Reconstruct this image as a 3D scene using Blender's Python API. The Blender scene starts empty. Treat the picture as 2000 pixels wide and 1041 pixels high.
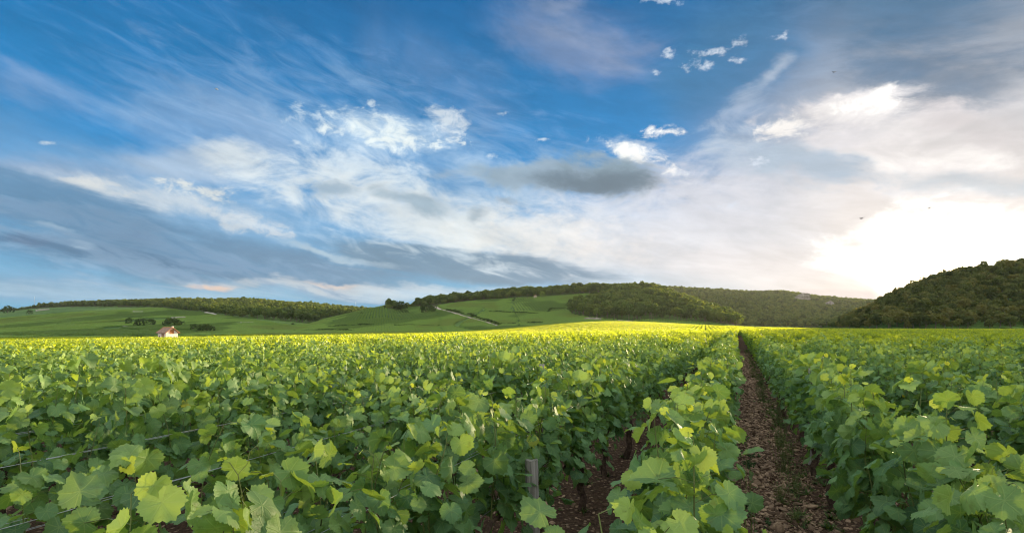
import bpy, math, random
import numpy as np
from math import radians, sin, cos, atan, atan2, sqrt, pi, hypot

rng = np.random.default_rng(7)
random.seed(7)
scene = bpy.context.scene
col = scene.collection

# ------------------------------------------------------------------ camera
EYE = 1.62
F = 1000.0                      # focal length in pixels of the 2000 px wide photograph
cam_d = bpy.data.cameras.new('camera')
cam_d.sensor_width = 36.0
cam_d.lens = 18.0
cam_d.shift_y = (640.0 - 520.5) / 2000.0
cam_d.clip_start = 0.05
cam_d.clip_end = 20000.0
cam = bpy.data.objects.new('camera', cam_d)
cam.location = (0, 0, EYE)
cam.rotation_euler = (radians(90), 0, 0)
col.objects.link(cam)
scene.camera = cam


def pix_dir(px, py):
    v = np.array([(px - 1000.0) / F, 1.0, (640.0 - py) / F])
    return v / np.linalg.norm(v)


# ------------------------------------------------------------------ sun
SUN_PX, SUN_PY = 1812.0, 541.0
sd = pix_dir(SUN_PX, SUN_PY)
SUN_EL = math.asin(sd[2])
SUN_AZ = atan2(sd[0], sd[1])    # clockwise from +Y
sun_d = bpy.data.lights.new('sun', 'SUN')
sun_d.energy = 5.0
sun_d.angle = radians(0.53)
sun_d.color = (1.0, 0.80, 0.47)
sun = bpy.data.objects.new('sun', sun_d)
from mathutils import Vector
sun.rotation_euler = Vector((-sd[0], -sd[1], -sd[2])).to_track_quat('-Z', 'Y').to_euler()
sun.location = (60, 70, 60)
col.objects.link(sun)

scene.view_settings.view_transform = 'Standard'
scene.view_settings.look = 'None'
scene.view_settings.gamma = 1.0
scene.view_settings.use_curve_mapping = False
scene.view_settings.exposure = 1.7
scene.cycles.use_denoising = True
scene.cycles.filter_width = 1.1
scene.cycles.max_bounces = 6
scene.cycles.diffuse_bounces = 3
scene.cycles.glossy_bounces = 2
scene.cycles.transmission_bounces = 4
scene.cycles.sample_clamp_indirect = 6.0
scene.cycles.caustics_reflective = False
scene.cycles.caustics_refractive = False


# ------------------------------------------------------------------ a small node writer
class NT:
    def __init__(self, tree):
        self.t = tree
        self.n = tree.nodes
        self.l = tree.links

    def put(self, sock, v):
        if isinstance(v, E):
            self.l.new(v.s, sock)
        elif isinstance(v, (int, float)):
            if hasattr(sock.default_value, '__len__'):
                sock.default_value = [v] * 3 + ([1.0] if len(sock.default_value) == 4 else [])
            else:
                sock.default_value = v
        else:
            v = list(v)
            if len(sock.default_value) == 4 and len(v) == 3:
                v = v + [1.0]
            sock.default_value = v

    def math(self, op, *a, clamp=False):
        nd = self.n.new('ShaderNodeMath')
        nd.operation = op
        nd.use_clamp = clamp
        for i, v in enumerate(a):
            self.put(nd.inputs[i], v)
        return E(self, nd.outputs[0])

    def vmath(self, op, *a, out=0):
        nd = self.n.new('ShaderNodeVectorMath')
        nd.operation = op
        for i, v in enumerate(a):
            if op == 'SCALE' and i == 1:
                self.put(nd.inputs['Scale'], v)
            else:
                self.put(nd.inputs[i], v)
        return E(self, nd.outputs['Value'] if op in ('DOT_PRODUCT', 'LENGTH', 'DISTANCE') else nd.outputs[0])

    def vec(self, x, y, z=0.0):
        nd = self.n.new('ShaderNodeCombineXYZ')
        for i, v in enumerate((x, y, z)):
            self.put(nd.inputs[i], v)
        return E(self, nd.outputs[0])

    def sep(self, v):
        nd = self.n.new('ShaderNodeSeparateXYZ')
        self.put(nd.inputs[0], v)
        return [E(self, nd.outputs[i]) for i in range(3)]

    def ss(self, v, a, b, lo=0.0, hi=1.0, kind='SMOOTHSTEP'):
        nd = self.n.new('ShaderNodeMapRange')
        nd.interpolation_type = kind
        for i, q in enumerate((v, a, b, lo, hi)):
            self.put(nd.inputs[i], q)
        return E(self, nd.outputs[0])

    def mix(self, a, b, f, mode='MIX'):
        nd = self.n.new('ShaderNodeMix')
        nd.data_type = 'RGBA'
        nd.blend_type = mode
        nd.clamp_factor = True
        self.put(nd.inputs[0], f)
        self.put(nd.inputs[6], a)
        self.put(nd.inputs[7], b)
        return E(self, nd.outputs[2])

    def noise(self, v, scale=1.0, detail=4.0, rough=0.55, dist=0.0, lac=2.0, color=False):
        nd = self.n.new('ShaderNodeTexNoise')
        if v is not None:
            self.put(nd.inputs['Vector'], v)
        nd.inputs['Scale'].default_value = scale
        nd.inputs['Detail'].default_value = detail
        nd.inputs['Roughness'].default_value = rough
        nd.inputs['Distortion'].default_value = dist
        nd.inputs['Lacunarity'].default_value = lac
        return E(self, nd.outputs[1 if color else 0])


class E:
    def __init__(self, nt, s):
        self.nt, self.s = nt, s

    def __add__(self, o): return self.nt.math('ADD', self, o)
    __radd__ = __add__
    def __mul__(self, o): return self.nt.math('MULTIPLY', self, o)
    __rmul__ = __mul__
    def __sub__(self, o): return self.nt.math('SUBTRACT', self, o)
    def __rsub__(self, o): return self.nt.math('SUBTRACT', o, self)
    def __truediv__(self, o): return self.nt.math('DIVIDE', self, o)
    def __pow__(self, o): return self.nt.math('POWER', self, o)


def lin(r, g, b):
    f = lambda c: ((c / 255.0 + 0.055) / 1.055) ** 2.4 if c > 10 else c / 255.0 / 12.92
    return (f(r), f(g), f(b))


# ------------------------------------------------------------------ world: physical sky under layers of cloud
world = bpy.data.worlds.new('World')
scene.world = world
world.use_nodes = True
wt = NT(world.node_tree)
wt.n.clear()
tc = wt.n.new('ShaderNodeTexCoord')
D = E(wt, tc.outputs['Generated'])
X, Y, Z = wt.sep(D)
AZ = wt.math('ARCTAN2', X, Y)
EL = wt.math('ARCSINE', Z)
ZP = wt.math('MAXIMUM', Z, 0.0)
SKY = wt.n.new('ShaderNodeTexSky')
SKY.sky_type = 'NISHITA'
SKY.sun_disc = False
SKY.sun_elevation = SUN_EL
SKY.sun_rotation = SUN_AZ
SKY.air_density = 1.0
SKY.dust_density = 0.6
SKY.ozone_density = 2.2
base = E(wt, SKY.outputs[0])
SUNANG = wt.math('ARCCOSINE', wt.vmath('DOT_PRODUCT', D, tuple(sd)))

# cloud sheets seen in perspective: project the direction onto a flat layer overhead
PL = wt.vec(X / (ZP + 0.10), Y / (ZP + 0.10), 0.0)
AE = wt.vec(AZ, EL, 0.0)
WV = wt.vec(AZ * 5.0, EL * 9.0, 1.7)
WX = wt.noise(WV, 1.0, 5.0, 0.6) - 0.5
WY = wt.noise(wt.vec(AZ * 5.0 + 7.3, EL * 9.0, 4.7), 1.0, 5.0, 0.6) - 0.5
FINE = wt.noise(wt.vec(AZ * 9.0, EL * 17.0 + AZ * 1.5, 0.4), 1.0, 10.0, 0.64, 0.5)
PUFF = wt.noise(wt.vec(AZ * 26.0, EL * 44.0, 3.4), 1.0, 8.0, 0.64, 0.4)
WISP = wt.noise(wt.vmath('MULTIPLY', PL, (1.3, 0.55, 1.0)), 1.0, 6.0, 0.62, 1.1)
# long streaks lying along the cirrus direction
STRK = wt.noise(wt.vec(AZ * 4.0, EL * 13.0 + AZ * 3.2, 5.1), 1.0, 7.0, 0.58, 0.4)
FLAT = wt.noise(wt.vec(AZ * 3.5, EL * 30.0 + AZ * 3.6, 8.3), 1.0, 7.0, 0.6, 0.5)

THRD = wt.noise(wt.vec(AZ * 12.0 + EL * 5.0, EL * 42.0 + AZ * 9.0, 2.2), 1.0, 7.0, 0.62, 0.8)


def p2ae(px, py):
    d = pix_dir(px, py)
    return atan2(d[0], d[1]), math.asin(d[2])


def blob(px, py, rx, ry, rot=0.0, warp=0.35, lo=1.0, hi=0.25):
    """Soft elliptical region of the sky around a direction; edges broken by the warp noise.
    px..ry are in pixels of the photograph, rot in degrees (positive: right end up)."""
    r = radians(rot)
    c = p2ae(px, py)
    a = p2ae(px + rx * cos(r), py - rx * sin(r))
    b = p2ae(px - ry * sin(r), py - ry * cos(r))
    J = np.array([[a[0] - c[0], b[0] - c[0]], [a[1] - c[1], b[1] - c[1]]])
    I = np.linalg.inv(J)
    w = warped(warp)
    u = wt.vmath('DOT_PRODUCT', w, (I[0, 0], I[0, 1], 0.0)) - (I[0, 0] * c[0] + I[0, 1] * c[1])
    v = wt.vmath('DOT_PRODUCT', w, (I[1, 0], I[1, 1], 0.0)) - (I[1, 0] * c[0] + I[1, 1] * c[1])
    return wt.ss(wt.math('SQRT', wt.math('MULTIPLY_ADD', u, u, v * v)), lo, hi)


_wc = {}


def warped(k):
    if k not in _wc:
        _wc[k] = wt.vec(AZ + WX * (k * 0.25), EL + WY * (k * 0.15), 0.0)
    return _wc[k]


def maxe(*l):
    r = l[0]
    for q in l[1:]:
        r = wt.math('MAXIMUM', r, q)
    return r


def sub(m, n, a, b):
    """mask eaten by noise: m + n thresholded"""
    return wt.ss(m + n, a, b)


# --- clear air: the physical sky, deepened the way dry evening air looks
hsv = wt.n.new('ShaderNodeHueSaturation')
wt.put(hsv.inputs['Color'], base)
hsv.inputs['Saturation'].default_value = 1.0
hsv.inputs['Value'].default_value = 1.0
SKYC = E(wt, hsv.outputs[0])
SCALE = 0.05           # strength of the sky background
SKYK = 0.31             # cloud and air brightness for the exposure above
C = SKYC
# haze brightening of the air toward the horizon
def layer(colr, f):
    global C
    C = wt.mix(C, tuple(x * SKYK / SCALE for x in colr), f)

# air: deep blue high up and away from the sun, paler low down
air = wt.mix(lin(122, 172, 202), lin(40, 140, 204), wt.ss(EL, 0.02, 0.24, kind='LINEAR'))
air = wt.mix(air, lin(6, 92, 150), wt.ss(EL, 0.24, 0.60, kind='LINEAR'))
air = wt.mix(air, lin(50, 98, 132), wt.ss(AZ + EL * 0.25, 0.25, 0.85) * 0.85)
air = wt.mix(air, lin(226, 220, 218), wt.ss(SUNANG, 0.50, 0.10))
air = wt.mix(air, (SKYK / SCALE,) * 3, 1.0, 'MULTIPLY')
C = wt.mix(C, air, 0.97)
AIR0 = C
def eat(b, n, k=1.6, a=0.1, c=1.05):
    """blob b with its edge eaten away by noise n"""
    return wt.ss(wt.math('MULTIPLY_ADD', n, k * 1.5, b), a + k * 0.75 - 0.05, c + k * 0.75 + 0.15) * wt.math('MULTIPLY', b, 3.0, clamp=True)


def soft(*a, **k):
    return blob(*a, **dict(dict(warp=0.6, lo=1.2, hi=0.0), **k))


PF2 = wt.noise(wt.vec(AZ * 75.0, EL * 120.0, 6.4), 1.0, 4.0, 0.6, 0.0)
# broad veils
layer(lin(186, 204, 224), eat(soft(960, 430, 640, 170, -6), FINE, 1.6, 0.15, 1.0) * 0.8)
layer(lin(214, 214, 220), eat(soft(1330, 420, 420, 150, 0), FINE, 1.2, 0.1, 0.8) * 0.8)
layer(lin(214, 214, 218), soft(1240, 500, 560, 90, 0) * 0.8)
layer(lin(150, 178, 208), soft(330, 400, 560, 120, -8) * 0.7)
# thin cirrus high up
layer(lin(132, 146, 180), eat(soft(1120, 70, 330, 170, -14), WISP, 2.2, 0.3, 1.0) * 0.62)
layer(lin(150, 158, 182), eat(soft(1120, 50, 220, 90, -25), STRK, 2.2, 0.35, 1.0) * 0.5)
layer(lin(112, 140, 180), eat(soft(820, 120, 300, 160, -20), WISP, 2.2, 0.3, 1.1) * 0.5)
layer(lin(140, 162, 200), eat(soft(90, 195, 230, 75, -12), STRK, 1.8, 0.2, 1.0) * 0.75)
layer(lin(146, 172, 208), eat(soft(420, 245, 280, 90, -12), WISP, 1.8, 0.2, 1.0) * 0.65)
layer(lin(120, 158, 200), eat(soft(700, 160, 120, 40, -35), STRK, 1.4, 0.2, 1.0) * 0.5)
layer(lin(78, 108, 138), eat(soft(1850, 110, 420, 150, 12), STRK, 1.8, 0.2, 1.0) * 0.75)
layer(lin(122, 136, 154), eat(soft(1870, 185, 300, 60, 14), STRK, 1.6, 0.2, 1.0) * 0.7)
layer(lin(196, 206, 222), eat(soft(820, 330, 760, 260, -8), THRD, 1.4, 0.2, 1.3) * 0.3)
layer(lin(140, 168, 206), eat(soft(600, 110, 760, 160, -8), THRD, 1.6, 0.3, 1.4) * 0.07)
layer(lin(150, 170, 198), eat(soft(1560, 120, 520, 200, 20), THRD, 1.8, 0.3, 1.4) * 0.15)
# lilac and white patches on the left
layer(lin(176, 188, 208), eat(soft(330, 310, 250, 52, -6), STRK, 1.3) * 0.8)
layer(lin(212, 214, 220), eat(soft(440, 300, 110, 38, -8), FINE, 1.6) * 0.9)
layer(lin(150, 164, 190), eat(soft(110, 335, 250, 46, -5), FLAT, 1.2) * 0.75)
layer(lin(200, 204, 214), eat(soft(260, 385, 280, 55, -6), FINE, 1.8) * 0.9)
layer(lin(226, 222, 220), eat(soft(385, 362, 100, 34, -4), PUFF, 2.2, 0.3, 0.9) * 0.9)
layer(lin(222, 216, 214), eat(soft(190, 372, 120, 26, -4), PUFF, 2.0, 0.3, 0.9) * 0.7)
layer(lin(216, 214, 218), eat(soft(470, 430, 130, 34, -12), PUFF, 2.0, 0.3, 0.9) * 0.7)
# altocumulus bank, upper centre
layer(lin(196, 212, 232), eat(soft(735, 262, 250, 60, -4), FINE, 1.4) * 0.7)
layer(lin(216, 224, 234), eat(soft(730, 255, 240, 50, -6), PUFF, 2.6, 0.25, 1.1))
layer(lin(240, 239, 238), eat(soft(770, 268, 210, 34, -3), PUFF, 3.2, 0.45, 1.5))
layer(lin(222, 224, 232), eat(soft(880, 240, 50, 60, -30), PUFF, 2.0, 0.3, 1.0) * 0.8)
# fall streaks under it and the pale centre
layer(lin(222, 226, 234), eat(soft(700, 345, 260, 80, 0), FINE, 2.0, 0.25, 1.0) * 0.75)
layer(lin(226, 224, 226), eat(soft(860, 430, 420, 90, -8), FINE, 1.6, 0.2, 1.0) * 0.85)
layer(lin(232, 226, 224), eat(soft(1050, 460, 300, 70, -4), PUFF, 1.6, 0.2, 1.0) * 0.7)
# white air around the sun
layer(lin(226, 222, 222), eat(soft(1760, 330, 500, 160, 4), FINE, 1.6, 0.15, 0.9) * 0.9)
layer(lin(250, 246, 242), eat(soft(1870, 310, 330, 60, 4), FINE, 2.0, 0.3, 1.1) * 0.8)
# pink grey folds at the far right
layer(lin(206, 200, 202), eat(soft(1930, 255, 240, 60, -20), FINE, 1.6) * 0.7)
layer(lin(160, 178, 196), eat(soft(1560, 335, 250, 60, -12), FINE, 1.8, 0.15, 0.9) * 0.9)
layer(lin(188, 196, 204), eat(soft(1900, 372, 330, 36, -4), FINE, 1.5, 0.15, 1.0) * 0.9)
layer(lin(176, 190, 206), eat(soft(1430, 300, 90, 80, 40), FINE, 1.8, 0.3, 1.0) * 0.7)
layer(lin(66, 110, 146), eat(blob(1860, 30, 460, 165, 6, 0.6, 1.3, 0.0), STRK, 1.6, 0.1, 1.1) * 0.75)
layer(lin(62, 118, 162), eat(soft(1410, 120, 220, 130, 20), FINE, 0.8, 0.0, 0.7) * 0.85)
# bright cloud with its feathered tail
layer(lin(206, 204, 208), eat(soft(1600, 235, 190, 70, 10), FINE, 1.6, 0.15, 0.8))
layer(lin(228, 225, 225), eat(soft(1630, 222, 215, 46, 14), FINE, 2.0, 0.15, 0.9))
layer((1.05, 1.02, 0.98), eat(soft(1640, 215, 200, 38, 15), PUFF, 3.0, 0.4, 1.4))
layer(lin(236, 233, 230), eat(soft(1530, 258, 120, 34, 16), PUFF, 2.4, 0.25, 1.1))
layer(lin(186, 196, 210), eat(soft(1498, 158, 110, 34, 50), STRK, 2.2, 0.3, 1.3) * 0.75)
layer(lin(170, 184, 204), eat(soft(1450, 215, 110, 40, 52), FINE, 2.0, 0.3, 1.2) * 0.6)
# small puffs in the blue
for (px, py, rx, ry, ro) in [(1303, 101, 17, 10, 10), (1345, 128, 22, 12, -10), (1375, 106, 36, 9, 0), (1405, 104, 22, 9, 15),
                             (1440, 86, 20, 11, 12), (1520, 74, 22, 10, 14), (1436, 119, 18, 7, 0), (1372, 132, 18, 8, 20),
                             (1276, 137, 11, 7, 0), (731, 206, 18, 8, 0), (574, 280, 14, 9, 0), (1481, 322, 26, 9, 0),
                             (1290, 3, 50, 8, 0), (986, 216, 14, 5, 0), (1062, 276, 14, 4, 0),
                             (1335, 342, 26, 9, 0), (1425, 402, 24, 7, 0), (965, 303, 13, 6, 0), (75, 278, 24, 5, 0)]:
    layer(lin(208, 217, 230), wt.ss(blob(px, py, rx * 1.5, ry * 1.7, ro, 0.25, 1.15, 0.0) + (PF2 - 0.5) * 2.8, 0.35, 1.5) * 0.8
          * blob(px, py, rx * 1.5, ry * 1.7, ro, 0.25, 1.1, 0.5))
# cumulus edge beside the grey lens cloud
layer(lin(214, 220, 228), eat(soft(1225, 288, 100, 42, -18), FINE, 1.6, 0.15, 0.9) * 0.8)
layer((0.90, 0.89, 0.87), eat(soft(1215, 285, 90, 34, -18), PUFF, 3.0, 0.35, 1.2))
layer((0.93, 0.91, 0.88), eat(soft(1310, 255, 80, 20, 4), PUFF, 2.0, 0.3, 0.9) * 0.9)
layer((0.86, 0.85, 0.84), eat(soft(1285, 318, 100, 36, -25), PUFF, 3.0, 0.35, 1.2))
layer(lin(146, 164, 182), eat(soft(1090, 345, 230, 44, 4), FINE, 1.2, 0.1, 0.6) * 0.95)
layer(lin(126, 147, 162), eat(soft(1170, 330, 125, 60, -22), FINE, 2.0, 0.15, 0.9) * 0.93)
layer(lin(150, 166, 178), eat(soft(1160, 305, 60, 18, -10), PUFF, 1.6) * 0.7)
layer(lin(102, 120, 136), eat(soft(1160, 354, 160, 32, 0), FINE, 1.2, 0.1, 0.8) * 0.9)
# smaller grey fragments
layer(lin(138, 160, 182), eat(soft(640, 375, 90, 24, -10), FINE, 1.6) * 0.8)
layer(lin(138, 160, 180), eat(soft(800, 392, 110, 28, -14), FINE, 1.8) * 0.8)
layer(lin(148, 164, 180), eat(soft(930, 415, 36, 22, 10), FINE, 1.2) * 0.75)
layer(lin(150, 160, 172), eat(soft(1005, 398, 36, 12, -10), FINE, 1.0) * 0.7)
layer(lin(165, 176, 190), eat(soft(880, 345, 70, 16, -10), FINE, 1.2) * 0.6)
# long dark stratus sweeping down from the left
layer(lin(104, 138, 176), eat(soft(60, 400, 330, 60, -12), FLAT, 1.2) * 0.85)
layer(lin(98, 137, 172), eat(blob(300, 472, 600, 66, -13, 0.5, 1.3, 0.1), FLAT, 1.3, 0.1, 0.65) * 0.96)
layer(lin(80, 116, 150), eat(soft(280, 515, 330, 44, -9), FLAT, 1.6) * 0.8)
layer(lin(122, 154, 186), eat(soft(60, 560, 460, 60, -2), FLAT, 1.4) * 0.8)
layer(lin(108, 136, 162), eat(blob(940, 522, 350, 48, -5, 0.4, 1.15, 0.25), FLAT, 1.3, 0.1, 0.6) * 0.95)
layer(lin(108, 138, 168), eat(soft(640, 520, 320, 38, -12), FLAT, 1.0) * 0.8)
layer(lin(84, 112, 146), eat(soft(35, 463, 80, 13, -8), FINE, 1.0) * 0.8)
layer(lin(190, 204, 218), eat(soft(90, 445, 150, 20, -14), FLAT, 2.0, 0.35, 1.0) * 0.8)
layer(lin(186, 200, 214), eat(soft(620, 490, 200, 14, -14), FLAT, 1.6, 0.3, 1.0) * 0.7)
layer(lin(168, 192, 212), eat(soft(330, 575, 520, 34, -2), FLAT, 1.6, 0.15, 1.0) * 0.75)
# pale peach streaks near the horizon
layer(lin(204, 204, 210), eat(soft(600, 562, 420, 20, -2), FLAT, 2.0, 0.3, 1.0) * 0.8)
layer(lin(196, 206, 218), eat(soft(860, 580, 420, 22, 0), FLAT, 1.4) * 0.8)
layer(lin(236, 196, 176), eat(soft(400, 556, 110, 12, -4), FLAT, 2.0, 0.35, 1.0) * 0.8)
layer(lin(226, 200, 190), eat(soft(640, 556, 90, 8, -2), FLAT, 1.6, 0.3, 1.0) * 0.7)
layer(lin(204, 214, 224), soft(1260, 560, 200, 18, 0) * 0.6)
layer(lin(150, 176, 204), eat(soft(330, 500, 620, 90, -11), THRD, 2.6, 0.4, 1.2) * 0.55)
layer(lin(70, 104, 142), eat(soft(330, 490, 560, 70, -12), THRD, 2.2, 0.5, 1.4) * 0.5)
layer(lin(214, 220, 228), eat(soft(900, 500, 420, 40, -8), THRD, 2.2, 0.5, 1.3) * 0.6)
# glare around the sun
layer((1.5, 1.42, 1.3), eat(blob(1830, 500, 430, 125, 0, 0.6, 1.2, 0.15), FINE, 1.2, 0.15, 0.8))
layer(lin(238, 230, 228), soft(1440, 520, 300, 60, 0) * 0.5)
layer(lin(222, 210, 208), eat(blob(1600, 578, 260, 18, 0, 0.15, 1.1, 0.4), FLAT, 0.6) * 0.85)
layer((7.0, 5.4, 3.6), wt.ss(SUNANG, 0.08, 0.0, kind='SMOOTHERSTEP'))

C = wt.mix(C, (0.88, 0.97, 0.97), wt.ss(SUNANG, 0.35, 0.85), 'MULTIPLY')
CFRONT = wt.mix(C, (1.26, 1.26, 1.26), wt.ss(STRK + FLAT + FINE + THRD, 1.6, 2.4, 0.0, 1.0, kind='LINEAR'), 'MULTIPLY')
# sky behind and high above: same air, overbright cloud added to light the foreground
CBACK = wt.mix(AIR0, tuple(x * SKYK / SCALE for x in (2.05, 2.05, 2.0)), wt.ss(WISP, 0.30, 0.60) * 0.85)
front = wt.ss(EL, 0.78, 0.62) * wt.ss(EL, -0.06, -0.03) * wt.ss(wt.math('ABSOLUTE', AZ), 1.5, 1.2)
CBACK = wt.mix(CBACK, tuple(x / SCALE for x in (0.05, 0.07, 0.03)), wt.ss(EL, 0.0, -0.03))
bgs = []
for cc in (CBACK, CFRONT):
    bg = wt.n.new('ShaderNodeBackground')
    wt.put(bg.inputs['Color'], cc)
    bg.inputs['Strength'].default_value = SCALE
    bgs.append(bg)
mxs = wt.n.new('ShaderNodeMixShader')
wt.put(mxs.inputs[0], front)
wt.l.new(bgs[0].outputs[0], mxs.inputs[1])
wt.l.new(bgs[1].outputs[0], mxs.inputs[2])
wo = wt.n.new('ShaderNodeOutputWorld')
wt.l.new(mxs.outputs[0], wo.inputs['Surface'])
world.cycles.sampling_method = 'NONE'
# ================================================================== helpers
def tag(o, label=None, cat=None, group=None, kind=None):
    if label: o['label'] = label
    if cat: o['category'] = cat
    if group: o['group'] = group
    if kind: o['kind'] = kind
    return o


def mesh_np(name, V, polys, mats=(), pmat=None, attrs=None, smooth=False):
    """polys: list of (k, n) index arrays (all n-gons of one size per array)"""
    me = bpy.data.meshes.new(name)
    V = np.ascontiguousarray(V, dtype=np.float32)
    me.vertices.add(len(V))
    me.vertices.foreach_set('co', V.ravel())
    polys = [np.asarray(p, dtype=np.int32) for p in polys if len(p)]
    if polys:
        li = np.concatenate([p.ravel() for p in polys])
        cnt = np.concatenate([np.full(len(p), p.shape[1], np.int32) for p in polys])
        st = np.concatenate([[0], np.cumsum(cnt)[:-1]]).astype(np.int32)
        me.loops.add(len(li))
        me.loops.foreach_set('vertex_index', li)
        me.polygons.add(len(cnt))
        me.polygons.foreach_set('loop_start', st)
        if pmat is not None:
            me.polygons.foreach_set('material_index', np.asarray(pmat, np.int32))
        me.update(calc_edges=True)
        me.polygons.foreach_set('use_smooth', np.full(len(cnt), smooth))
    for m in mats:
        me.materials.append(m)
    for k, (typ, arr) in (attrs or {}).items():
        a = me.attributes.new(k, typ, 'POINT')
        arr = np.ascontiguousarray(arr, dtype=np.int32 if typ == 'INT' else np.float32)
        a.data.foreach_set('value' if typ in ('FLOAT', 'INT') else 'vector', arr.ravel())
    return me


def link(me, name, parent=None, loc=(0, 0, 0)):
    o = bpy.data.objects.new(name, me)
    o.location = loc
    if parent: o.parent = parent
    col.objects.link(o)
    return o


def material(name):
    m = bpy.data.materials.new(name)
    m.use_nodes = True
    nt = NT(m.node_tree)
    b = m.node_tree.nodes['Principled BSDF']
    return m, nt, b


def simple_mat(name, rgb, rough=0.7, var=0.25, scale=6.0, spec=0.3, metal=0.0, bump=0.0):
    m, nt, b = material(name)
    geo = nt.n.new('ShaderNodeTexCoord')
    n = nt.noise(E(nt, geo.outputs['Object']), scale, 4.0, 0.6)
    c = nt.mix(tuple(x * (1 - var) for x in rgb), tuple(min(1, x * (1 + var)) for x in rgb), nt.ss(n, 0.3, 0.7))
    nt.put(b.inputs['Base Color'], c)
    b.inputs['Roughness'].default_value = rough
    b.inputs['Specular IOR Level'].default_value = spec
    b.inputs['Metallic'].default_value = metal
    if bump:
        bp = nt.n.new('ShaderNodeBump')
        bp.inputs['Strength'].default_value = 1.0
        bp.inputs['Distance'].default_value = bump
        nt.put(bp.inputs['Height'], n)
        nt.l.new(bp.outputs[0], b.inputs['Normal'])
    return m


class MB:
    """collects boxes, tubes and free faces into one mesh"""
    def __init__(self):
        self.v, self.f, self.m = [], [], []

    def add(self, vs, fs, mi=0):
        o = len(self.v)
        self.v += [tuple(map(float, q)) for q in vs]
        self.f += [tuple(i + o for i in q) for q in fs]
        self.m += [mi] * len(fs)

    def box(self, x0, x1, y0, y1, z0, z1, mi=0):
        self.add([(x0, y0, z0), (x1, y0, z0), (x1, y1, z0), (x0, y1, z0), (x0, y0, z1), (x1, y0, z1), (x1, y1, z1), (x0, y1, z1)],
                 [(0, 3, 2, 1), (4, 5, 6, 7), (0, 1, 5, 4), (1, 2, 6, 5), (2, 3, 7, 6), (3, 0, 4, 7)], mi)

    def tube(self, P, R, n=6, mi=0, cap=True):
        P = np.asarray(P, float)
        R = np.broadcast_to(np.asarray(R, float), (len(P),))
        T = np.gradient(P, axis=0)
        T /= np.linalg.norm(T, axis=1)[:, None] + 1e-9
        ref = np.array([0.31, 0.17, 0.93]) if abs(T[0, 2]) < 0.8 else np.array([0.95, 0.2, 0.1])
        vs = []
        for p, t, r in zip(P, T, R):
            a = np.cross(t, ref); a /= np.linalg.norm(a)
            b = np.cross(t, a)
            vs += [p + r * (cos(q) * a + sin(q) * b) for q in np.arange(n) * 2 * pi / n]
        fs = [(i * n + j, i * n + (j + 1) % n, (i + 1) * n + (j + 1) % n, (i + 1) * n + j) for i in range(len(P) - 1) for j in range(n)]
        if cap:
            fs += [tuple(range(n))[::-1], tuple((len(P) - 1) * n + j for j in range(n))]
        self.add(vs, fs, mi)

    def build(self, name, mats, parent=None, loc=(0, 0, 0), smooth=False, bevel=0.0):
        me = bpy.data.meshes.new(name)
        me.from_pydata(self.v, [], self.f)
        for m in (mats if isinstance(mats, (list, tuple)) else [mats]):
            me.materials.append(m)
        me.polygons.foreach_set('material_index', self.m)
        me.polygons.foreach_set('use_smooth', [smooth] * len(self.f))
        me.update()
        o = link(me, name, parent, loc)
        if bevel:
            md = o.modifiers.new('bevel', 'BEVEL'); md.width = bevel; md.segments = 2
        return o


# ================================================================== terrain
ROW_A = math.atan(0.44)                      # rows run 23.7 degrees right of the view axis
DX, DY = sin(ROW_A), cos(ROW_A)              # along the rows
PX, PY = cos(ROW_A), -sin(ROW_A)             # across the rows, to the right


def knots(pairs):
    a = np.array(pairs, float)
    return np.arctan((a[:, 0] - 1000) / F), a[:, 1]


def hill(sky, depth, foot, tree_h, power=1.0):
    th, py = knots(sky)
    return dict(th=th, e=(640 - py) / F, d=knots(depth), f=knots(foot), t=tree_h, p=power)


HILLS = {
    'L': hill([(-900, 640), (-300, 606), (0, 600), (60, 594), (150, 588), (300, 583), (480, 582), (600, 590), (700, 599), (800, 604), (1000, 628), (1200, 645)],
              [(-900, 1300), (2000, 1300)], [(-900, 230), (500, 230), (900, 500), (2000, 700)], 9.0, 0.85),
    'M': hill([(520, 655), (600, 633), (660, 619), (715, 606), (760, 597), (790, 590), (860, 578), (930, 570), (1000, 563), (1100, 556), (1180, 552), (1270, 551),
               (1320, 566), (1360, 584), (1400, 598), (1440, 614), (1475, 630), (1500, 641), (1560, 650)],
              [(500, 560), (800, 760), (1100, 760), (1270, 640), (1400, 480), (1500, 360)],
              [(500, 240), (800, 250), (1100, 265), (1300, 270), (1480, 280)], 8.0, 1.0),
    'N': hill([(1040, 640), (1150, 590), (1270, 556), (1350, 561), (1440, 566), (1520, 568), (1570, 574), (1640, 582), (1700, 585), (1800, 592), (2100, 610), (2600, 640)],
              [(1000, 1250), (2400, 1250)], [(1000, 560), (2400, 560)], 8.0, 1.0),
    'R': hill([(1540, 648), (1590, 639), (1640, 617), (1690, 592), (1706, 583), (1750, 560), (1790, 544), (1815, 540), (1850, 529), (1900, 520),
               (1960, 512), (2000, 507), (2300, 480), (2900, 450), (3600, 500)],
              [(1500, 420), (1700, 460), (2000, 500), (3600, 600)], [(1500, 250), (2000, 250), (3600, 300)], 7.0, 1.0),
}
for k in 'MNLR':
    h = HILLS[k]
    h['t0'] = h['t']
HILLS['M']['tk'] = knots([(500, 0), (755, 0), (775, 10), (1560, 10)])
HILLS['L']['tk'] = knots([(-900, 10), (2000, 10)])
HILLS['N']['tk'] = knots([(0, 10), (2000, 10)])
HILLS['R']['tk'] = knots([(0, 10.1), (2000, 10.1)])


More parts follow.
